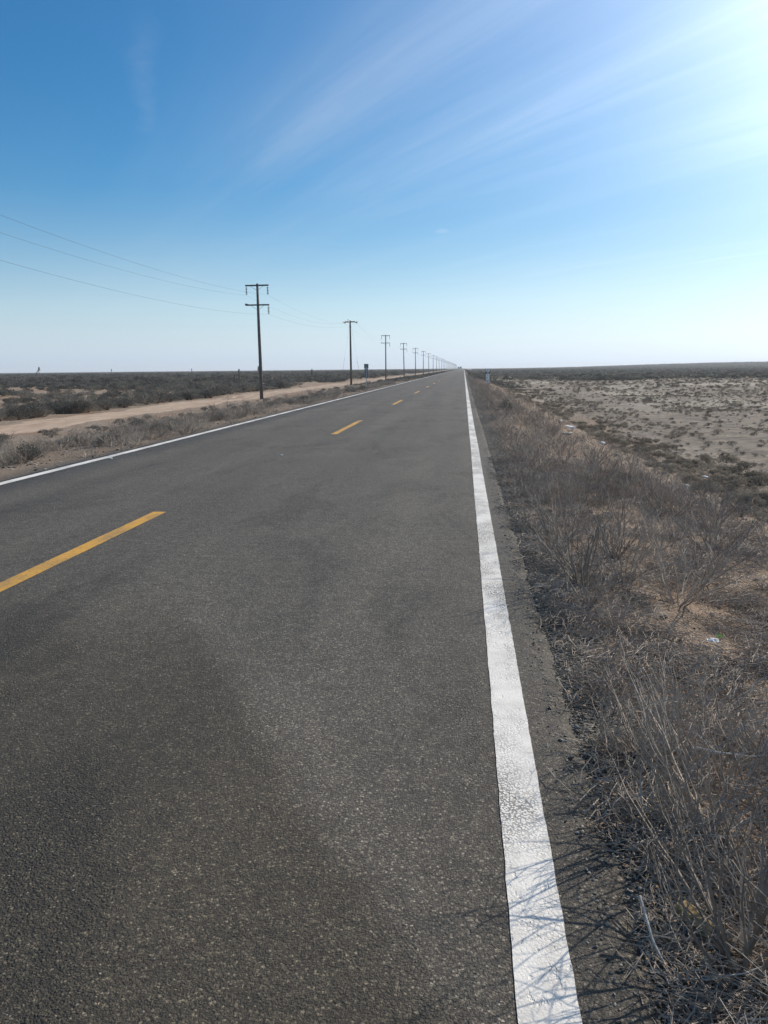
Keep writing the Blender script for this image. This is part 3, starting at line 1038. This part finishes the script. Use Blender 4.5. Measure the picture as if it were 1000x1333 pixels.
# ---- 3. dark shrubs along the foot of the bank
pts, siz = [], []
for _ in range(1900):
    y = 7 * (420 / 7) ** R.random(); x = R.gauss(6.6, .9) + .0 * y
    if fbm(np.array([x * .5]), np.array([y * .16]), 75)[0] < .40: continue
    pts.append((x, y)); siz.append(R.uniform(.10, .32) * (1 + .003 * min(y, 200)))
plants('bank_foot_shrub', P_TOE[:3] + P_BUSH[:2], pts, siz, 200, lambda p, s: 'dark low shrub at the foot of the bank ' + ('nearest the camera' if p[1] < 20 else 'level with the white rocks' if p[1] < 36 else 'beyond the white carton'), 'shrub', 'dark shrubs in a line at the foot of the bank',
       'bank_foot_scrub', P_TOEB, 'dark scrub continuing along the foot of the bank', zs=(.6, .95))

# ---- 4. small cushions all over the pale flat
A = wedge(21000, 10, 95, 2, 34, 1.7)
B = wedge(15000, 95, 420, 1.2, 26, 1.8)
def flat_ok(Q, seed, lim):
    x, y = Q[:, 0], Q[:, 1]
    n = fbm(x * .12, y * .12, seed, 3)
    strip_ = np.abs(x - (11.5 + .02 * y)) < 1.4
    return (x > 7.4) & (n + .25 * (vnoise(x * .9, y * .6, seed + 7) - .5) + .17 * NR.normal(0, 1, len(x)) > lim + .0) & ~(strip_ & (NR.random(len(x)) < .8))
A = A[flat_ok(A, 81, .40)]
B = B[flat_ok(B, 83, .40)]
SA = .16 + .85 * NR.random(len(A)) ** 2.6 * (1 + (NR.random(len(A)) < .12) * .8)
SB = .7 + 2.0 * NR.random(len(B)) ** 1.8
plants('cushion_plant', P_CUSH, A, SA, 300, lambda p, s: 'small cushion plant on the pale flat ' + ('by the bank foot' if p[0] < 10 else 'well out from the bank') + (' nearest the camera' if p[1] < 30 else ' in the middle distance'), 'desert plant', 'cushion plants dotted over the pale flat',
       'cushion_plants', P_CUSHB, 'countless cushion plants dotted over the pale flat', zs=(.75, 1.15), sink=.005)
rot, scl, idx = scatter_arrays(P_CUSHB, B, 1, 1, .05, (.7, 1.1))
gn_scatter('distant_cushion_plants', P_CUSHB, np.column_stack([B, gz(B[:, 0], B[:, 1])]), rot, scl * SB[:, None], idx, 'cushion plants merging into a speckle on the far flat')

# ---- 5. thicket on the right flat and the dark scrub belt behind it
T = []
for _ in range(60):
    x = R.uniform(23, 39); T.append((x, 182 + R.gauss(0, 5) + abs(x - 30) * .3))
for i, (x, y) in enumerate(T):
    ob = bpy.data.objects.new('thicket_bush', P_BUSHB[i % 5]); s = R.uniform(1.0, 1.9)
    ob.location = (x, y, gz1(x, y) - .05); ob.scale = (s, s, s * .78); ob.rotation_euler = (0, 0, R.uniform(0, 6))
    tag(link(ob), 'dark bush of the long low thicket out on the pale flat', 'bush', 'bushes of the thicket on the pale flat')
Q = wedge(26000, 190, 1900, .6, 24, 1.55)
Q = Q[(Q[:, 0] > 8) & (fbm(Q[:, 0] * .02, Q[:, 1] * .012, 91) > .40 - .12 * sstep(200, 500, Q[:, 1]))]
rot, scl, idx = scatter_arrays(P_BUSHC, Q, .8, 2.0, .05, (.6, .95))
gn_scatter('eastern_scrub', P_BUSHC, np.column_stack([Q, gz(Q[:, 0], Q[:, 1])]), rot, scl, idx, 'dark scrub belt covering the plain to the east as far as the skyline')

# ---- 6. grey verge shrubs between the road and the sandy track on the left
pts, siz = [], []
for _ in range(5200):
    y = 6 * (230 / 6) ** R.random(); x = -7.1 - abs(R.gauss(0, 1)) * 5.2
    if x < -18.2:
        x = R.uniform(-24.6, -18)
        if R.random() < .45 or abs(x + 20.3) < .6 or abs(x + 22.4) < .5: continue
    if y < -x * 1.1: continue
    g = float(fbm(np.array([x * .55]), np.array([y * .4]), 95)[0])
    if R.random() > sstep(.44, .62, g) * (1.0 if x > -13 else .7): continue
    pts.append((x, y)); siz.append(R.uniform(.4, 1.15) * (1 + .003 * min(y, 100)))
plants('verge_shrub', P_SPIKYL, pts, siz, 300, lambda p, s: 'grey brittle shrub ' + ('hard against the far white line ' if p[0] > -9 else 'midway between far line and track ' if p[0] > -13 else 'along the sandy track ') + ('nearest the camera' if p[1] < 22 else 'short of the first pole' if p[1] < 60 else 'level with the first pole' if p[1] < 90 else 'beyond the first pole'), 'shrub', 'brittle shrubs on the verge beside the sandy track',
       'verge_brush', P_SPIKYL, 'mass of grey brittle brush on the verge beside the sandy track')
pts, siz = [], []
for _ in range(210):
    y = 12 * (120 / 12) ** R.random(); x = R.uniform(-17.5, -8)
    if y < -x * 1.1: continue
    pts.append((x, y)); siz.append(R.uniform(.18, .48))
plants('verge_bush', P_BUSH, pts, siz, 300, lambda p, s: 'small dark bush among the grey brush ' + ('nearest the camera' if p[1] < 24 else 'short of the first pole' if p[1] < 60 else 'around the first pole'), 'bush', 'small dark bushes among the verge brush',
       'x', P_BUSH, 'x', zs=(.6, 1))

# ---- 7. dark bushes of the open plain beyond the track
def plain(n, d0, d1, p, lim, a0=-41, a1=-1.2, seed=97):
    Q = wedge(n, d0, d1, a0, a1, p)
    x, y = Q[:, 0], Q[:, 1]
    return Q[(x < -25.2) & (fbm(x * .11, y * .07, seed) + .35 * (vnoise(x * .3, y * .16, seed + 3) - .5) + .06 * NR.normal(0, 1, len(x)) > lim)]
A = plain(4200, 34, 170, 1.9, .45)
SA = NR.uniform(.45, 1.2, len(A)) * (.75 + .6 * fbm(A[:, 0] * .05, A[:, 1] * .05, 99))
edge = np.stack([-25.0 - np.abs(NR.normal(0, 1.8, 170)), NR.uniform(30, 110, 170)], -1)
edge = edge[fbm(edge[:, 0] * .2, edge[:, 1] * .09, 98) > .36]
A = np.concatenate([A, edge]); SA = np.concatenate([SA, NR.uniform(.6, 1.3, len(edge))])
plants('desert_bush', P_BUSH, A, SA, 300, lambda p, s: ('dark rounded bush bordering the far side of the sandy track ' if p[0] > -30 else 'dark rounded bush on the open plain beyond the track ') + ('nearest the camera' if p[1] < 48 else 'short of the first pole' if p[1] < 80 else 'level with the slim yuccas' if p[1] < 120 else 'beyond the slim yuccas'),
       'bush', 'dark bushes of the plain beyond the sandy track', 'desert_scrub', P_BUSHB, 'dark desert scrub on the open plain beyond the sandy track', zs=(.65, 1.0))
B = plain(16000, 165, 520, 1.8, .44, seed=101)
rot, scl, idx = scatter_arrays(P_BUSHB, B, .7, 1.9, .05, (.75, 1.15))
gn_scatter('distant_desert_scrub', P_BUSHB, np.column_stack([B, gz(B[:, 0], B[:, 1])]), rot, scl, idx, 'dark scrub covering the middle distance of the western plain')
B = plain(22000, 510, 2300, 1.5, .36, seed=103)
rot, scl, idx = scatter_arrays(P_BUSHC, B, 1.0, 2.4, .05, (.7, 1.0))
gn_scatter('skyline_desert_scrub', P_BUSHC, np.column_stack([B, gz(B[:, 0], B[:, 1])]), rot, scl, idx, 'dark scrub running to the western skyline')
# scrub hugging both road edges far ahead
B = np.stack([np.where(NR.random(5200) < .5, -7.3 - np.abs(NR.normal(0, 5, 5200)), 1.4 + np.abs(NR.normal(0, 3.2, 5200))), 120 * (1500 / 120) ** NR.random(5200)], -1)
B = B[~((B[:, 0] < -18) & (B[:, 0] > -27))]
rot, scl, idx = scatter_arrays(P_BUSHC, B, .35, .8, .05, (.5, .9))
gn_scatter('far_verge_scrub', P_BUSHC, np.column_stack([B, gz(B[:, 0], B[:, 1])]), rot, scl, idx, 'low scrub hugging both edges of the road far ahead')

# ------------------------------------------------------------------ grit, stones and litter
n = 7500
yv = 1.0 + 13 * NR.random(n) ** 1.6 - .8
xv = edge_r(yv) + NR.normal(.11, .10, n)
xv = np.where(xv < edge_r(yv) - .07, xv + .2, xv)
P3 = np.column_stack([xv, yv, np.where(xv < edge_r(yv) + .01, -.001, gz(xv, yv) + .001)])
rot, scl, idx = scatter_arrays(P_GRIT, P3, .006, .017, .5, (.7, 1.1))
scl *= (1 + (NR.random(n) < .05) * 1.1)[:, None]
idx = np.where(NR.random(n) < .95, NR.integers(0, 5, n), idx)
gn_scatter('shoulder_gravel', P_GRIT, P3, rot, scl, idx, 'grey gravel spilled between asphalt edge and shrubs')
n = 5200
yv = .6 + 5.6 * NR.random(n) ** 1.25
xv = NR.uniform(-3.6, .42, n)
keepm = (fbm(xv * 1.6, yv * 1.2, 111) + NR.random(n) * .35 > .55) & ~((xv > .12) & (xv < .33))
xv, yv = xv[keepm], yv[keepm]
P3 = np.column_stack([xv, yv, np.full(len(xv), -.0012)])
rot, scl, idx = scatter_arrays(P_GRIT, P3, .0035, .0105, .25, (.45, .8))
scl *= (1 + (NR.random(len(xv)) < .03) * .8)[:, None]
idx = np.where(NR.random(len(xv)) < .96, NR.integers(0, 5, len(xv)), idx)
gn_scatter('asphalt_chippings', P_GRIT, P3, rot, scl, idx, 'stone chippings standing proud of the worn asphalt')
n = 1700
yv = .6 + 13 * NR.random(n) ** 1.5
xv = .60 + 3.3 * NR.random(n) ** 1.3
kk = np.array([(not in_gap(a, b)) or NR.random() < .45 for a, b in zip(xv, yv)])
xv, yv = xv[kk], yv[kk]
P3 = np.column_stack([xv, yv, gz(xv, yv)])
rot, scl, idx = scatter_arrays(P_LITTER, P3, .7, 1.4, .08, (.7, 1.3))
gn_scatter('twig_litter', P_LITTER, P3, rot, scl, idx, 'broken twigs and dead leaves under the roadside shrubs')
n = 4200
yv = 1 + 60 * NR.random(n) ** 1.6
xv = NR.uniform(.8, 9, n)
P3 = np.column_stack([xv, yv, gz(xv, yv)])
rot, scl, idx = scatter_arrays(P_STONE, P3, .015, .06, .4, (.7, 1.1))
gn_scatter('bank_stones', P_STONE, P3, rot, scl, idx, 'small stones strewn over the roadside bank')
n = 3000
yv = 12 + 70 * NR.random(n) ** 1.5
xv = NR.uniform(-18, -6.9, n)
P3 = np.column_stack([xv, yv, gz(xv, yv)])
rot, scl, idx = scatter_arrays(P_GRIT, P3, .03, .10, .4, (.5, .9))
gn_scatter('verge_stones', P_GRIT, P3, rot, scl, idx, 'stones strewn over the verge beside the sandy track')


def single_rock(name, x, y, s, m, label, cat='stone', seed=1, sz=.55, z=None, rz=0.):
    o = rock(seed, 1, .7, sz, 2, .09).obj(name, m)
    o.location = (x, y, gz1(x, y) if z is None else z)
    o.scale = (s, s, s)
    o.rotation_euler = (0, 0, rz)
    return tag(o, label, cat)


single_rock('stone', -3.32, 13.8, .055, M_WHITEST, 'lone pale stone lying in the near lane right of the yellow line', seed=5, z=0)
single_rock('white_litter', -6.34, 13.25, .08, M_WHITEST, 'white scrap lying on the asphalt inside the far edge line', 'litter', 6, .3, z=0)
single_rock('white_litter', -6.80, 19.6, .10, M_WHITEST, 'white scrap lying in the grit just outside the far edge line', 'litter', 8, .3)
single_rock('white_rock', 4.15, 23.6, .20, M_WHITEST, 'white rock half buried on the bank below the bright carton', seed=9)
single_rock('white_rock', 4.05, 33.2, .22, M_WHITEST, 'white rock on the crest beyond the bright carton', seed=10)
single_rock('pale_slab', 2.9, 22.0, .42, M_PALE, 'long flat pale slab lying on the bank among dry brush', seed=11, sz=.18, rz=.3)
single_rock('white_rock', 6.4, 21.0, .16, M_WHITEST, 'white rock lying where the bank meets the pale flat', seed=12, sz=.4)
single_rock('white_litter', 5.4, 18.2, .09, M_WHITEST, 'tiny white scrap on the bare lower bank', 'litter', 13, .5)
single_rock('white_rock', 6.25, 17.8, .19, M_WHITEST, 'flat white rock beside the dark rock pile at the foot of the bank', seed=14, sz=.3)
single_rock('pale_stone', 4.3, 15.2, .17, M_PALE, 'upright pale stone rising behind the tall shrubs', seed=15, sz=.9)
single_rock('dark_rock', 6.9, 16.6, .55, M_BROWNSTONE, 'dark rock pile at the foot of the bank beside the flat white rock', seed=16, sz=.5)
single_rock('brown_stone', 3.6, 18.6, .12, M_BROWNSTONE, 'dark reddish stone on the upper bank', seed=17)
single_rock('pebble', 1.62, 4.1, .028, M_WHITEST, 'larger of two white pebbles close together in the shrub litter', 'pebble', 18)
single_rock('pebble', 1.53, 4.05, .02, M_WHITEST, 'smaller of two white pebbles close together in the shrub litter', 'pebble', 19)
single_rock('pebble', 1.78, 4.45, .025, M_WHITEST, 'white pebble by itself behind the pair in the shrub litter', 'pebble', 20)
single_rock('pebble', 1.02, 3.95, .024, M_WHITEST, 'white pebble on the gravel in front of the orange soil patch', 'pebble', 21)
o = single_rock('dark_bank_bush_stone', 4.6, 15.6, .1, M_BROWNSTONE, 'small brown stone under the dark bush on the bank', seed=23)
ob = bpy.data.objects.new('dark_bush', P_BUSH[3]); ob.location = (4.85, 15.9, gz1(4.85, 15.9) - .02); ob.scale = (.27, .27, .36)
tag(link(ob), 'lone dark bush on the bare lower bank behind the tall shrubs', 'bush')

# the bright carton on the bank
b = MB()
b.box((0, 0, .04), (.32, .28, .08))
cr = b.obj('white_carton', M_PAPER)
cr.location = (4.0, 29.7, gz1(4.0, 29.7) - .01); cr.rotation_euler = (.12, .12, .5)
fl = MB(); fl.box((.195, 0, .075), (.09, .276, .006), Matrix.Rotation(.5, 3, 'Y')); f_ = fl.obj('flap', M_PAPER, cr)
tag(cr, 'bright white carton lying on the crest of the bank', 'litter')
# white scrap with a green leaf
e = empty('paper_scrap', (1.46, 4.44, gz1(1.46, 4.44) + .03))
tag(e, 'crumpled white paper scrap with a fresh green leaf on it in the shrubs', 'litter')
b = MB()
rr = random.Random(4)
g = [[Vector((i * .012 - .03, j * .012 - .024, rr.uniform(0, .018))) for i in range(6)] for j in range(5)]
b.add([p for r_ in g for p in r_], [(j * 6 + i, j * 6 + i + 1, j * 6 + i + 7, j * 6 + i + 6) for j in range(4) for i in range(5)])
b.obj('paper', M_PAPER, e)
b = MB()
b.add([(.01, 0, .025), (.035, -.018, .035), (.065, 0, .03), (.035, .02, .04)], [(0, 1, 2), (0, 2, 3)])
b.obj('green_leaf', M_GREEN, e)
# block of timber under the nearest shrub
b = MB()
b.box((0, 0, .022), (.115, .045, .044))
o = b.obj('timber_offcut', M_BRICKY)
bv = o.modifiers.new('bevel', 'BEVEL'); bv.width = .006; bv.segments = 2
o.location = (.665, 2.0, gz1(.665, 2.0)); o.rotation_euler = (.05, .1, radians(-58))
tag(o, 'short sunlit timber offcut lying on the gravel under the nearest shrub', 'wood')


def dead_stick(pts, r, label, m=M_TWIG2, kids=2, seed=1):
    rr = random.Random(seed)
    b = MB()
    P = [Vector(p) for p in pts]
    b.tube(P, [r * (1 - .6 * i / (len(P) - 1)) for i in range(len(P))], 5)
    for k_ in range(kids):
        i = rr.randrange(1, len(P))
        limb(b, P[i], Vector((rr.gauss(0, 1), rr.gauss(0, 1), .4)).normalized(), .12, r * .5, 1, rr, 3, .2, 2)
    o = b.obj('dead_stick', m)
    return tag(o, label, 'stick')


dead_stick([(.50, 1.97, .10), (.52, 1.88, .03), (.55, 1.80, -.01), (.63, 1.78, .01), (.73, 1.79, .03), (.86, 1.84, .05)], .0042, 'pale bent dead stick lying across the gravel below the nearest shrub', seed=3, kids=1)
dead_stick([(.83, 2.62, .22), (.90, 2.6, .215), (1.0, 2.57, .22), (1.12, 2.56, .24)], .0045, 'pale forked dead stick caught level in the tangle of shrubs', seed=5, kids=3)
dead_stick([(.80, 2.86, -.01), (.84, 2.95, .02), (.92, 3.05, .03), (.99, 3.2, .04)], .004, 'whitish dead stick lying along the gravel edge by the shrubs', seed=8, kids=3)

# ------------------------------------------------------------------ the pole line
POLE_X = -18.65
POLE_H = 10.35
SP = 58.0


def make_string(mb, x, z0, L=.78):
    mb.tube([(x, 0, z0), (x, 0, z0 - L)], .012, 6)
    for i in range(5):
        zz = z0 - .14 - i * .13
        mb.tube([(x, 0, zz + .03), (x, 0, zz - .01), (x, 0, zz - .045)], [.03, .105, .06], 10)


def make_pole(loc):
    e = empty('utility_pole', loc)
    b = MB(); b.tube([(0, 0, -.3), (.012, 0, 3), (-.01, .01, 6.5), (0, 0, POLE_H)], [.165, .15, .13, .105], 14)
    b.obj('pole_shaft', M_POLE, e, True)
    za, zb = POLE_H - .17, POLE_H - 1.88
    for z in (za, zb):
        b = MB(); b.box((0, -.155, z), (2.15, .10, .125)); b.obj('crossarm', M_ARM, e)
        for s in (-1, 1):
            b = MB(); b.tube([(s * .62, -.21, z - .05), (s * .05, -.14, z - .42)], .014, 5); b.obj('brace', M_STEEL, e)
    for x, z in ((-.98, za), (.98, za), (1.0, zb)):
        b = MB(); make_string(b, x, z - .06)
        o = b.obj('insulator_string', M_INSUL, e, True); o.location = (0, -.155, 0)
    b = MB(); b.tube([(-.85, -.155, zb + .02), (-1.14, -.155, zb + .06)], [.07, .10], 8); b.obj('end_fitting', M_INSUL, e)
    return e


p0 = make_pole((POLE_X, 70.5, gz1(POLE_X, 70.5)))
tag(p0, 'nearest wooden utility pole with two crossarms beside the sandy track', 'utility pole', 'utility poles in line along the track')
YP = [70.5 + SP * i for i in range(-2, 35)]
ordinal = {2: 'third', 3: 'fourth', 4: 'fifth', 5: 'sixth', 6: 'seventh', 7: 'eighth', 8: 'ninth', 9: 'tenth'}
for i, y in enumerate(YP):
    k_ = i - 2
    if k_ in (0, 1): continue
    z = gz1(POLE_X, y) + (.15 if k_ > 1 else 0)
    lab = {-1: 'wooden utility pole standing beside the camera out of the picture', -2: 'wooden utility pole standing behind the camera out of the picture'}.get(k_) or \
        ('%s wooden utility pole in the line counted from the nearest' % ordinal[k_] if k_ in ordinal else 'small far wooden utility pole in the row shrinking towards the vanishing point')
    c = copy_thing(p0, (POLE_X, y, z), R.gauss(0, .09), lab)
    c.rotation_euler.x = R.gauss(0, .010); c.rotation_euler.y = R.gauss(0, .010)
# the second pole: a dead-end pole with one heavy double arm and guys
y2 = 70.5 + SP
z2 = gz1(POLE_X, y2)
e = empty('utility_pole', (POLE_X, y2, z2 + .1))
tag(e, 'second utility pole, topped by one heavy double crossarm and stayed by thin guys', 'utility pole', 'utility poles in line along the track')
b = MB(); b.tube([(0, 0, -.4), (0, 0, 5), (0, 0, POLE_H)], [.18, .16, .125], 14); b.obj('pole_shaft', M_POLE, e, True)
for s in (-1, 1):
    b = MB(); b.box((0, s * .19, POLE_H - .22), (2.35, .11, .15)); b.obj('crossarm', M_ARM, e)
for x in (-1.0, -.1, 1.0):
    for s in (-1, 1):
        b = MB()
        b.tube([(x, s * .25, POLE_H - .24), (x, s * .95, POLE_H - .34)], .014, 6)
        for i in range(5):
            yy_ = s * (.35 + i * .12)
            b.tube([(x, yy_, POLE_H - .26 - i * .015), (x, yy_ + s * .05, POLE_H - .27 - i * .015)], [.10, .05], 8)
        b.obj('insulator_string', M_INSUL, e, True)
b = MB(); b.tube([(-.35, 0, POLE_H - .2), (-.35, 0, POLE_H + .22)], [.03, .05], 6); b.obj('pin_insulator', M_INSUL, e)
for s in (-1, 1):
    b = MB(); b.tube([(s * .1, 0, POLE_H - .6), (s * 1.1, s * 1.2 * 4, -.2)], .006, 5); b.obj('guy_wire', M_WIRE, e)
    b = MB(); b.tube([(s * .95, s * 4.1, 1.2), (s * .60, s * 2.6, 4.3)], .012, 5); b.obj('guy_guard', M_STEEL, e)

att = {}
for nm, x, dz in (('upper conductor wire hung from the far side of the crossarms', -.98, -.17 - .85),
                  ('upper conductor wire hung from the roadward side of the top crossarms', .98, -.17 - .85),
                  ('lowest conductor wire hung under the lower crossarms', 1.0, -1.88 - .85)):
    b = MB()
    pts = []
    for i in range(len(YP) - 1):
        y0, y1 = YP[i], YP[i + 1]
        za = gz1(POLE_X, y0) + POLE_H + dz; zb_ = gz1(POLE_X, y1) + POLE_H + dz
        if i == 2: zb_ = z2 + POLE_H - .3
        if i == 3: za = z2 + POLE_H - .3
        n_ = 18 if i < 5 else 6
        for k_ in range(n_):
            f = k_ / n_
            pts.append((POLE_X + x, y0 + (y1 - y0) * f - .155, za + (zb_ - za) * f - 4 * .95 * f * (1 - f)))
    b.tube(pts, .0046, 4)
    tag(b.obj('power_wire', M_WIRE), nm, 'wire', 'wires of the pole line')


# ------------------------------------------------------------------ kilometre markers
def seg_digit(mb, ch, cx, cz, w, h, t, y):
    S = {'1': [((0, -.5), (0, .5)), ((-.3, .3), (0, .5))], '2': [((-.5, .5), (.5, .5)), ((.5, .5), (.5, 0)), ((.5, 0), (-.5, 0)), ((-.5, 0), (-.5, -.5)), ((-.5, -.5), (.5, -.5))]}[ch]
    for (x0, z0), (x1, z1) in S:
        a = Vector((cx + x0 * w, y, cz + z0 * h)); c = Vector((cx + x1 * w, y, cz + z1 * h))
        d = (c - a); L = d.length + t
        ang = atan2(d.z, d.x)
        mb.box((a + c) / 2, (L, .004, t), Matrix.Rotation(-ang, 3, 'Y'))


def km_marker(x, y, top, facing, label):
    zb = gz1(x, y)
    e = empty('kilometre_marker', (x, y, zb), 0 if facing else pi)
    tag(e, label, 'road sign')
    zt = top - zb
    b = MB(); b.box((0, .035, (zt - .25) / 2 - .1), (.06, .045, zt - .25 + .2)); b.obj('post', M_POST, e)
    ph = .84
    z1 = zt - .42 - ph / 2 - .02
    b = MB(); b.box((0, 0, z1), (.32, .012, ph)); b.cur = 1; b.box((0, .009, z1), (.315, .004, ph - .01))
    b.obj('number_panel', [M_SIGNW, M_SIGNB], e)
    b = MB()
    for s in (-1, 1):
        b.box((s * .142, -.0085, z1), (.012, .004, ph - .02))
        b.box((0, -.0085, z1 + s * (ph / 2 - .012)), (.28, .004, .012))
    b.obj('panel_border', M_SIGNK, e)
    for i, ch in enumerate('112'):
        b = MB(); seg_digit(b, ch, 0, z1 + .25 - i * .25, .11, .15, .035, -.009); b.obj('digit', M_SIGNK, e)
    # black plate with white route shield
    zs = zt - .21
    b = MB(); b.box((0, 0, zs), (.40, .012, .42)); b.cur = 1; b.box((0, .009, zs), (.395, .004, .41)); b.obj('shield_plate', [M_SIGNK, M_SIGNB], e)
    out = [(-.16, .20), (.16, .20), (.165, .02), (.13, -.08), (.06, -.15), (0, -.175), (-.06, -.15), (-.13, -.08), (-.165, .02)]
    b = MB()
    nn = len(out)
    b.add([(px, -.0075, zs + pz) for px, pz in out] + [(px, -.0105, zs + pz) for px, pz in out],
          [tuple(range(nn, 2 * nn))] + [(i, (i + 1) % nn, nn + (i + 1) % nn, nn + i) for i in range(nn)])
    b.obj('route_shield', M_SIGNW, e)
    b = MB(); seg_digit(b, '1', 0, zs + .02, .12, .20, .05, -.0135); b.obj('digit', M_SIGNK, e)
    return e


km_marker(2.21, 72.6, 1.47, True, 'white kilometre marker with black digits and route shield facing the camera on the near verge')
km_marker(-8.8, 70.3, 2.0, False, 'kilometre marker seen from its bare back on the verge near the poles')


# ------------------------------------------------------------------ tall yuccas on the plain
def rosette(seed, r, n=70):
    rr = random.Random(seed)
    b = MB()
    for i in range(n):
        a = rr.uniform(0, 2 * pi); el = rr.uniform(-.9, 1.5)
        d = Vector((cos(a) * cos(el), sin(a) * cos(el), sin(el)))
        s = Vector((-sin(a), cos(a), 0)) * .035 * (r / .5)
        L = r * rr.uniform(.7, 1.1)
        b.add([-s, s, d * L * .55 + s * .8, d * L * .55 - s * .8, d * L + Vector((0, 0, -.06 * r))], [(0, 1, 2, 3), (3, 2, 4)])
    return b


def yucca(x, y, h, lean, label, r=.5, dead=False, seed=1, tw=.11):
    e = empty('yucca_tree', (x, y, gz1(x, y)))
    tag(e, label, 'yucca', 'yuccas rising above the plain')
    b = MB()
    pts = [Vector((0, 0, -.1)), Vector((lean * .02, 0, h * .35)), Vector((lean * .18, 0, h * .7)), Vector((lean, 0, h))]
    b.tube(pts, [tw * 1.2, tw, tw * .85, tw * .7], 8)
    b.obj('trunk', M_TRUNK, e, True)
    o = rosette(seed, r, 90).obj('leaf_rosette', M_YLEAF, e)
    o.location = pts[-1]; o.scale = (1, 1, 1.15)
    sk = rosette(seed + 5, r * .6, 50).obj('dead_leaf_skirt', M_TRUNK, e)
    sk.location = pts[-1] - Vector((lean * .1, 0, r * 1.1)); sk.scale = (.8, .8, 1.4)
    return e


yucca(-102.4, 178, 3.3, 1.0, 'tall curved yucca with one small head standing alone on the western skyline', .55, seed=2, tw=.10)
yucca(-32.6, 111, 2.45, 0.0, 'slim straight yucca just west of the nearest utility pole', .32, seed=3, tw=.07)
yucca(-34.0, 113, 1.7, .1, 'shorter thin yucca close beside the slim straight yucca', .24, seed=4, tw=.06)
yucca(-29.9, 113, 2.75, -.2, 'thick headed yucca just behind the nearest utility pole', .50, seed=6, tw=.11)
yucca(-33, 168, 2.3, .0, 'stubby yucca between the first two utility poles', .40, seed=7, tw=.12)
yucca(-67, 250, 3.0, .1, 'tiny far yucca on the skyline west of the first pole', .5, seed=8)
yucca(-150, 320, 3.2, .3, 'distant yucca tip on the skyline right of the curved one', .5, seed=9)
yucca(-118, 330, 3.0, .0, 'distant faint yucca midway along the western skyline', .5, seed=12)


# ------------------------------------------------------------------ trucks far down the road
def truck(x, y, label):
    e = empty('truck', (x, y, 0.0))
    tag(e, label, 'truck', 'trucks at the far end of the road')
    b = MB(); b.box((0, 3.0, 2.25), (2.5, 6.2, 2.6)); b.obj('cargo_box', M_TRUCK, e)
    b = MB(); b.box((0, -1.15, 1.75), (2.35, 1.9, 2.1)); b.box((0, -.7, 3.0), (2.2, 1.0, .5)); b.obj('cab', M_TRUCKW, e)
    b = MB(); b.box((0, -2.11, 2.15), (2.0, .03, .85)); b.obj('windscreen', M_GLASS, e)
    b = MB(); b.box((0, -2.15, .72), (2.4, .16, .35)); b.obj('bumper', M_STEEL, e)
    b = MB(); b.box((0, 2.2, .85), (1.0, 8.0, .22)); b.obj('chassis', M_TYRE, e)
    for s in (-1, 1):
        b = MB(); b.box((s * .85, -2.12, 1.05), (.3, .04, .2)); b.obj('headlight', M_SIGNW, e)
        for yy_ in (-1.1, 3.6, 4.9):
            b = MB(); b.tube([(s * 1.2, yy_, .5), (s * .88, yy_, .5)], .5, 14); b.obj('wheel', M_TYRE, e)
    return e


truck(-4.5, 1120, 'dark truck coming down the road at the far vanishing point')
t2 = truck(-7.9, 1165, 'narrower dark truck pulled over beside the road at the vanishing point')
t2.location.z = gz1(-7.9, 1165)

# tidy: numbers of repeats come from the program itself
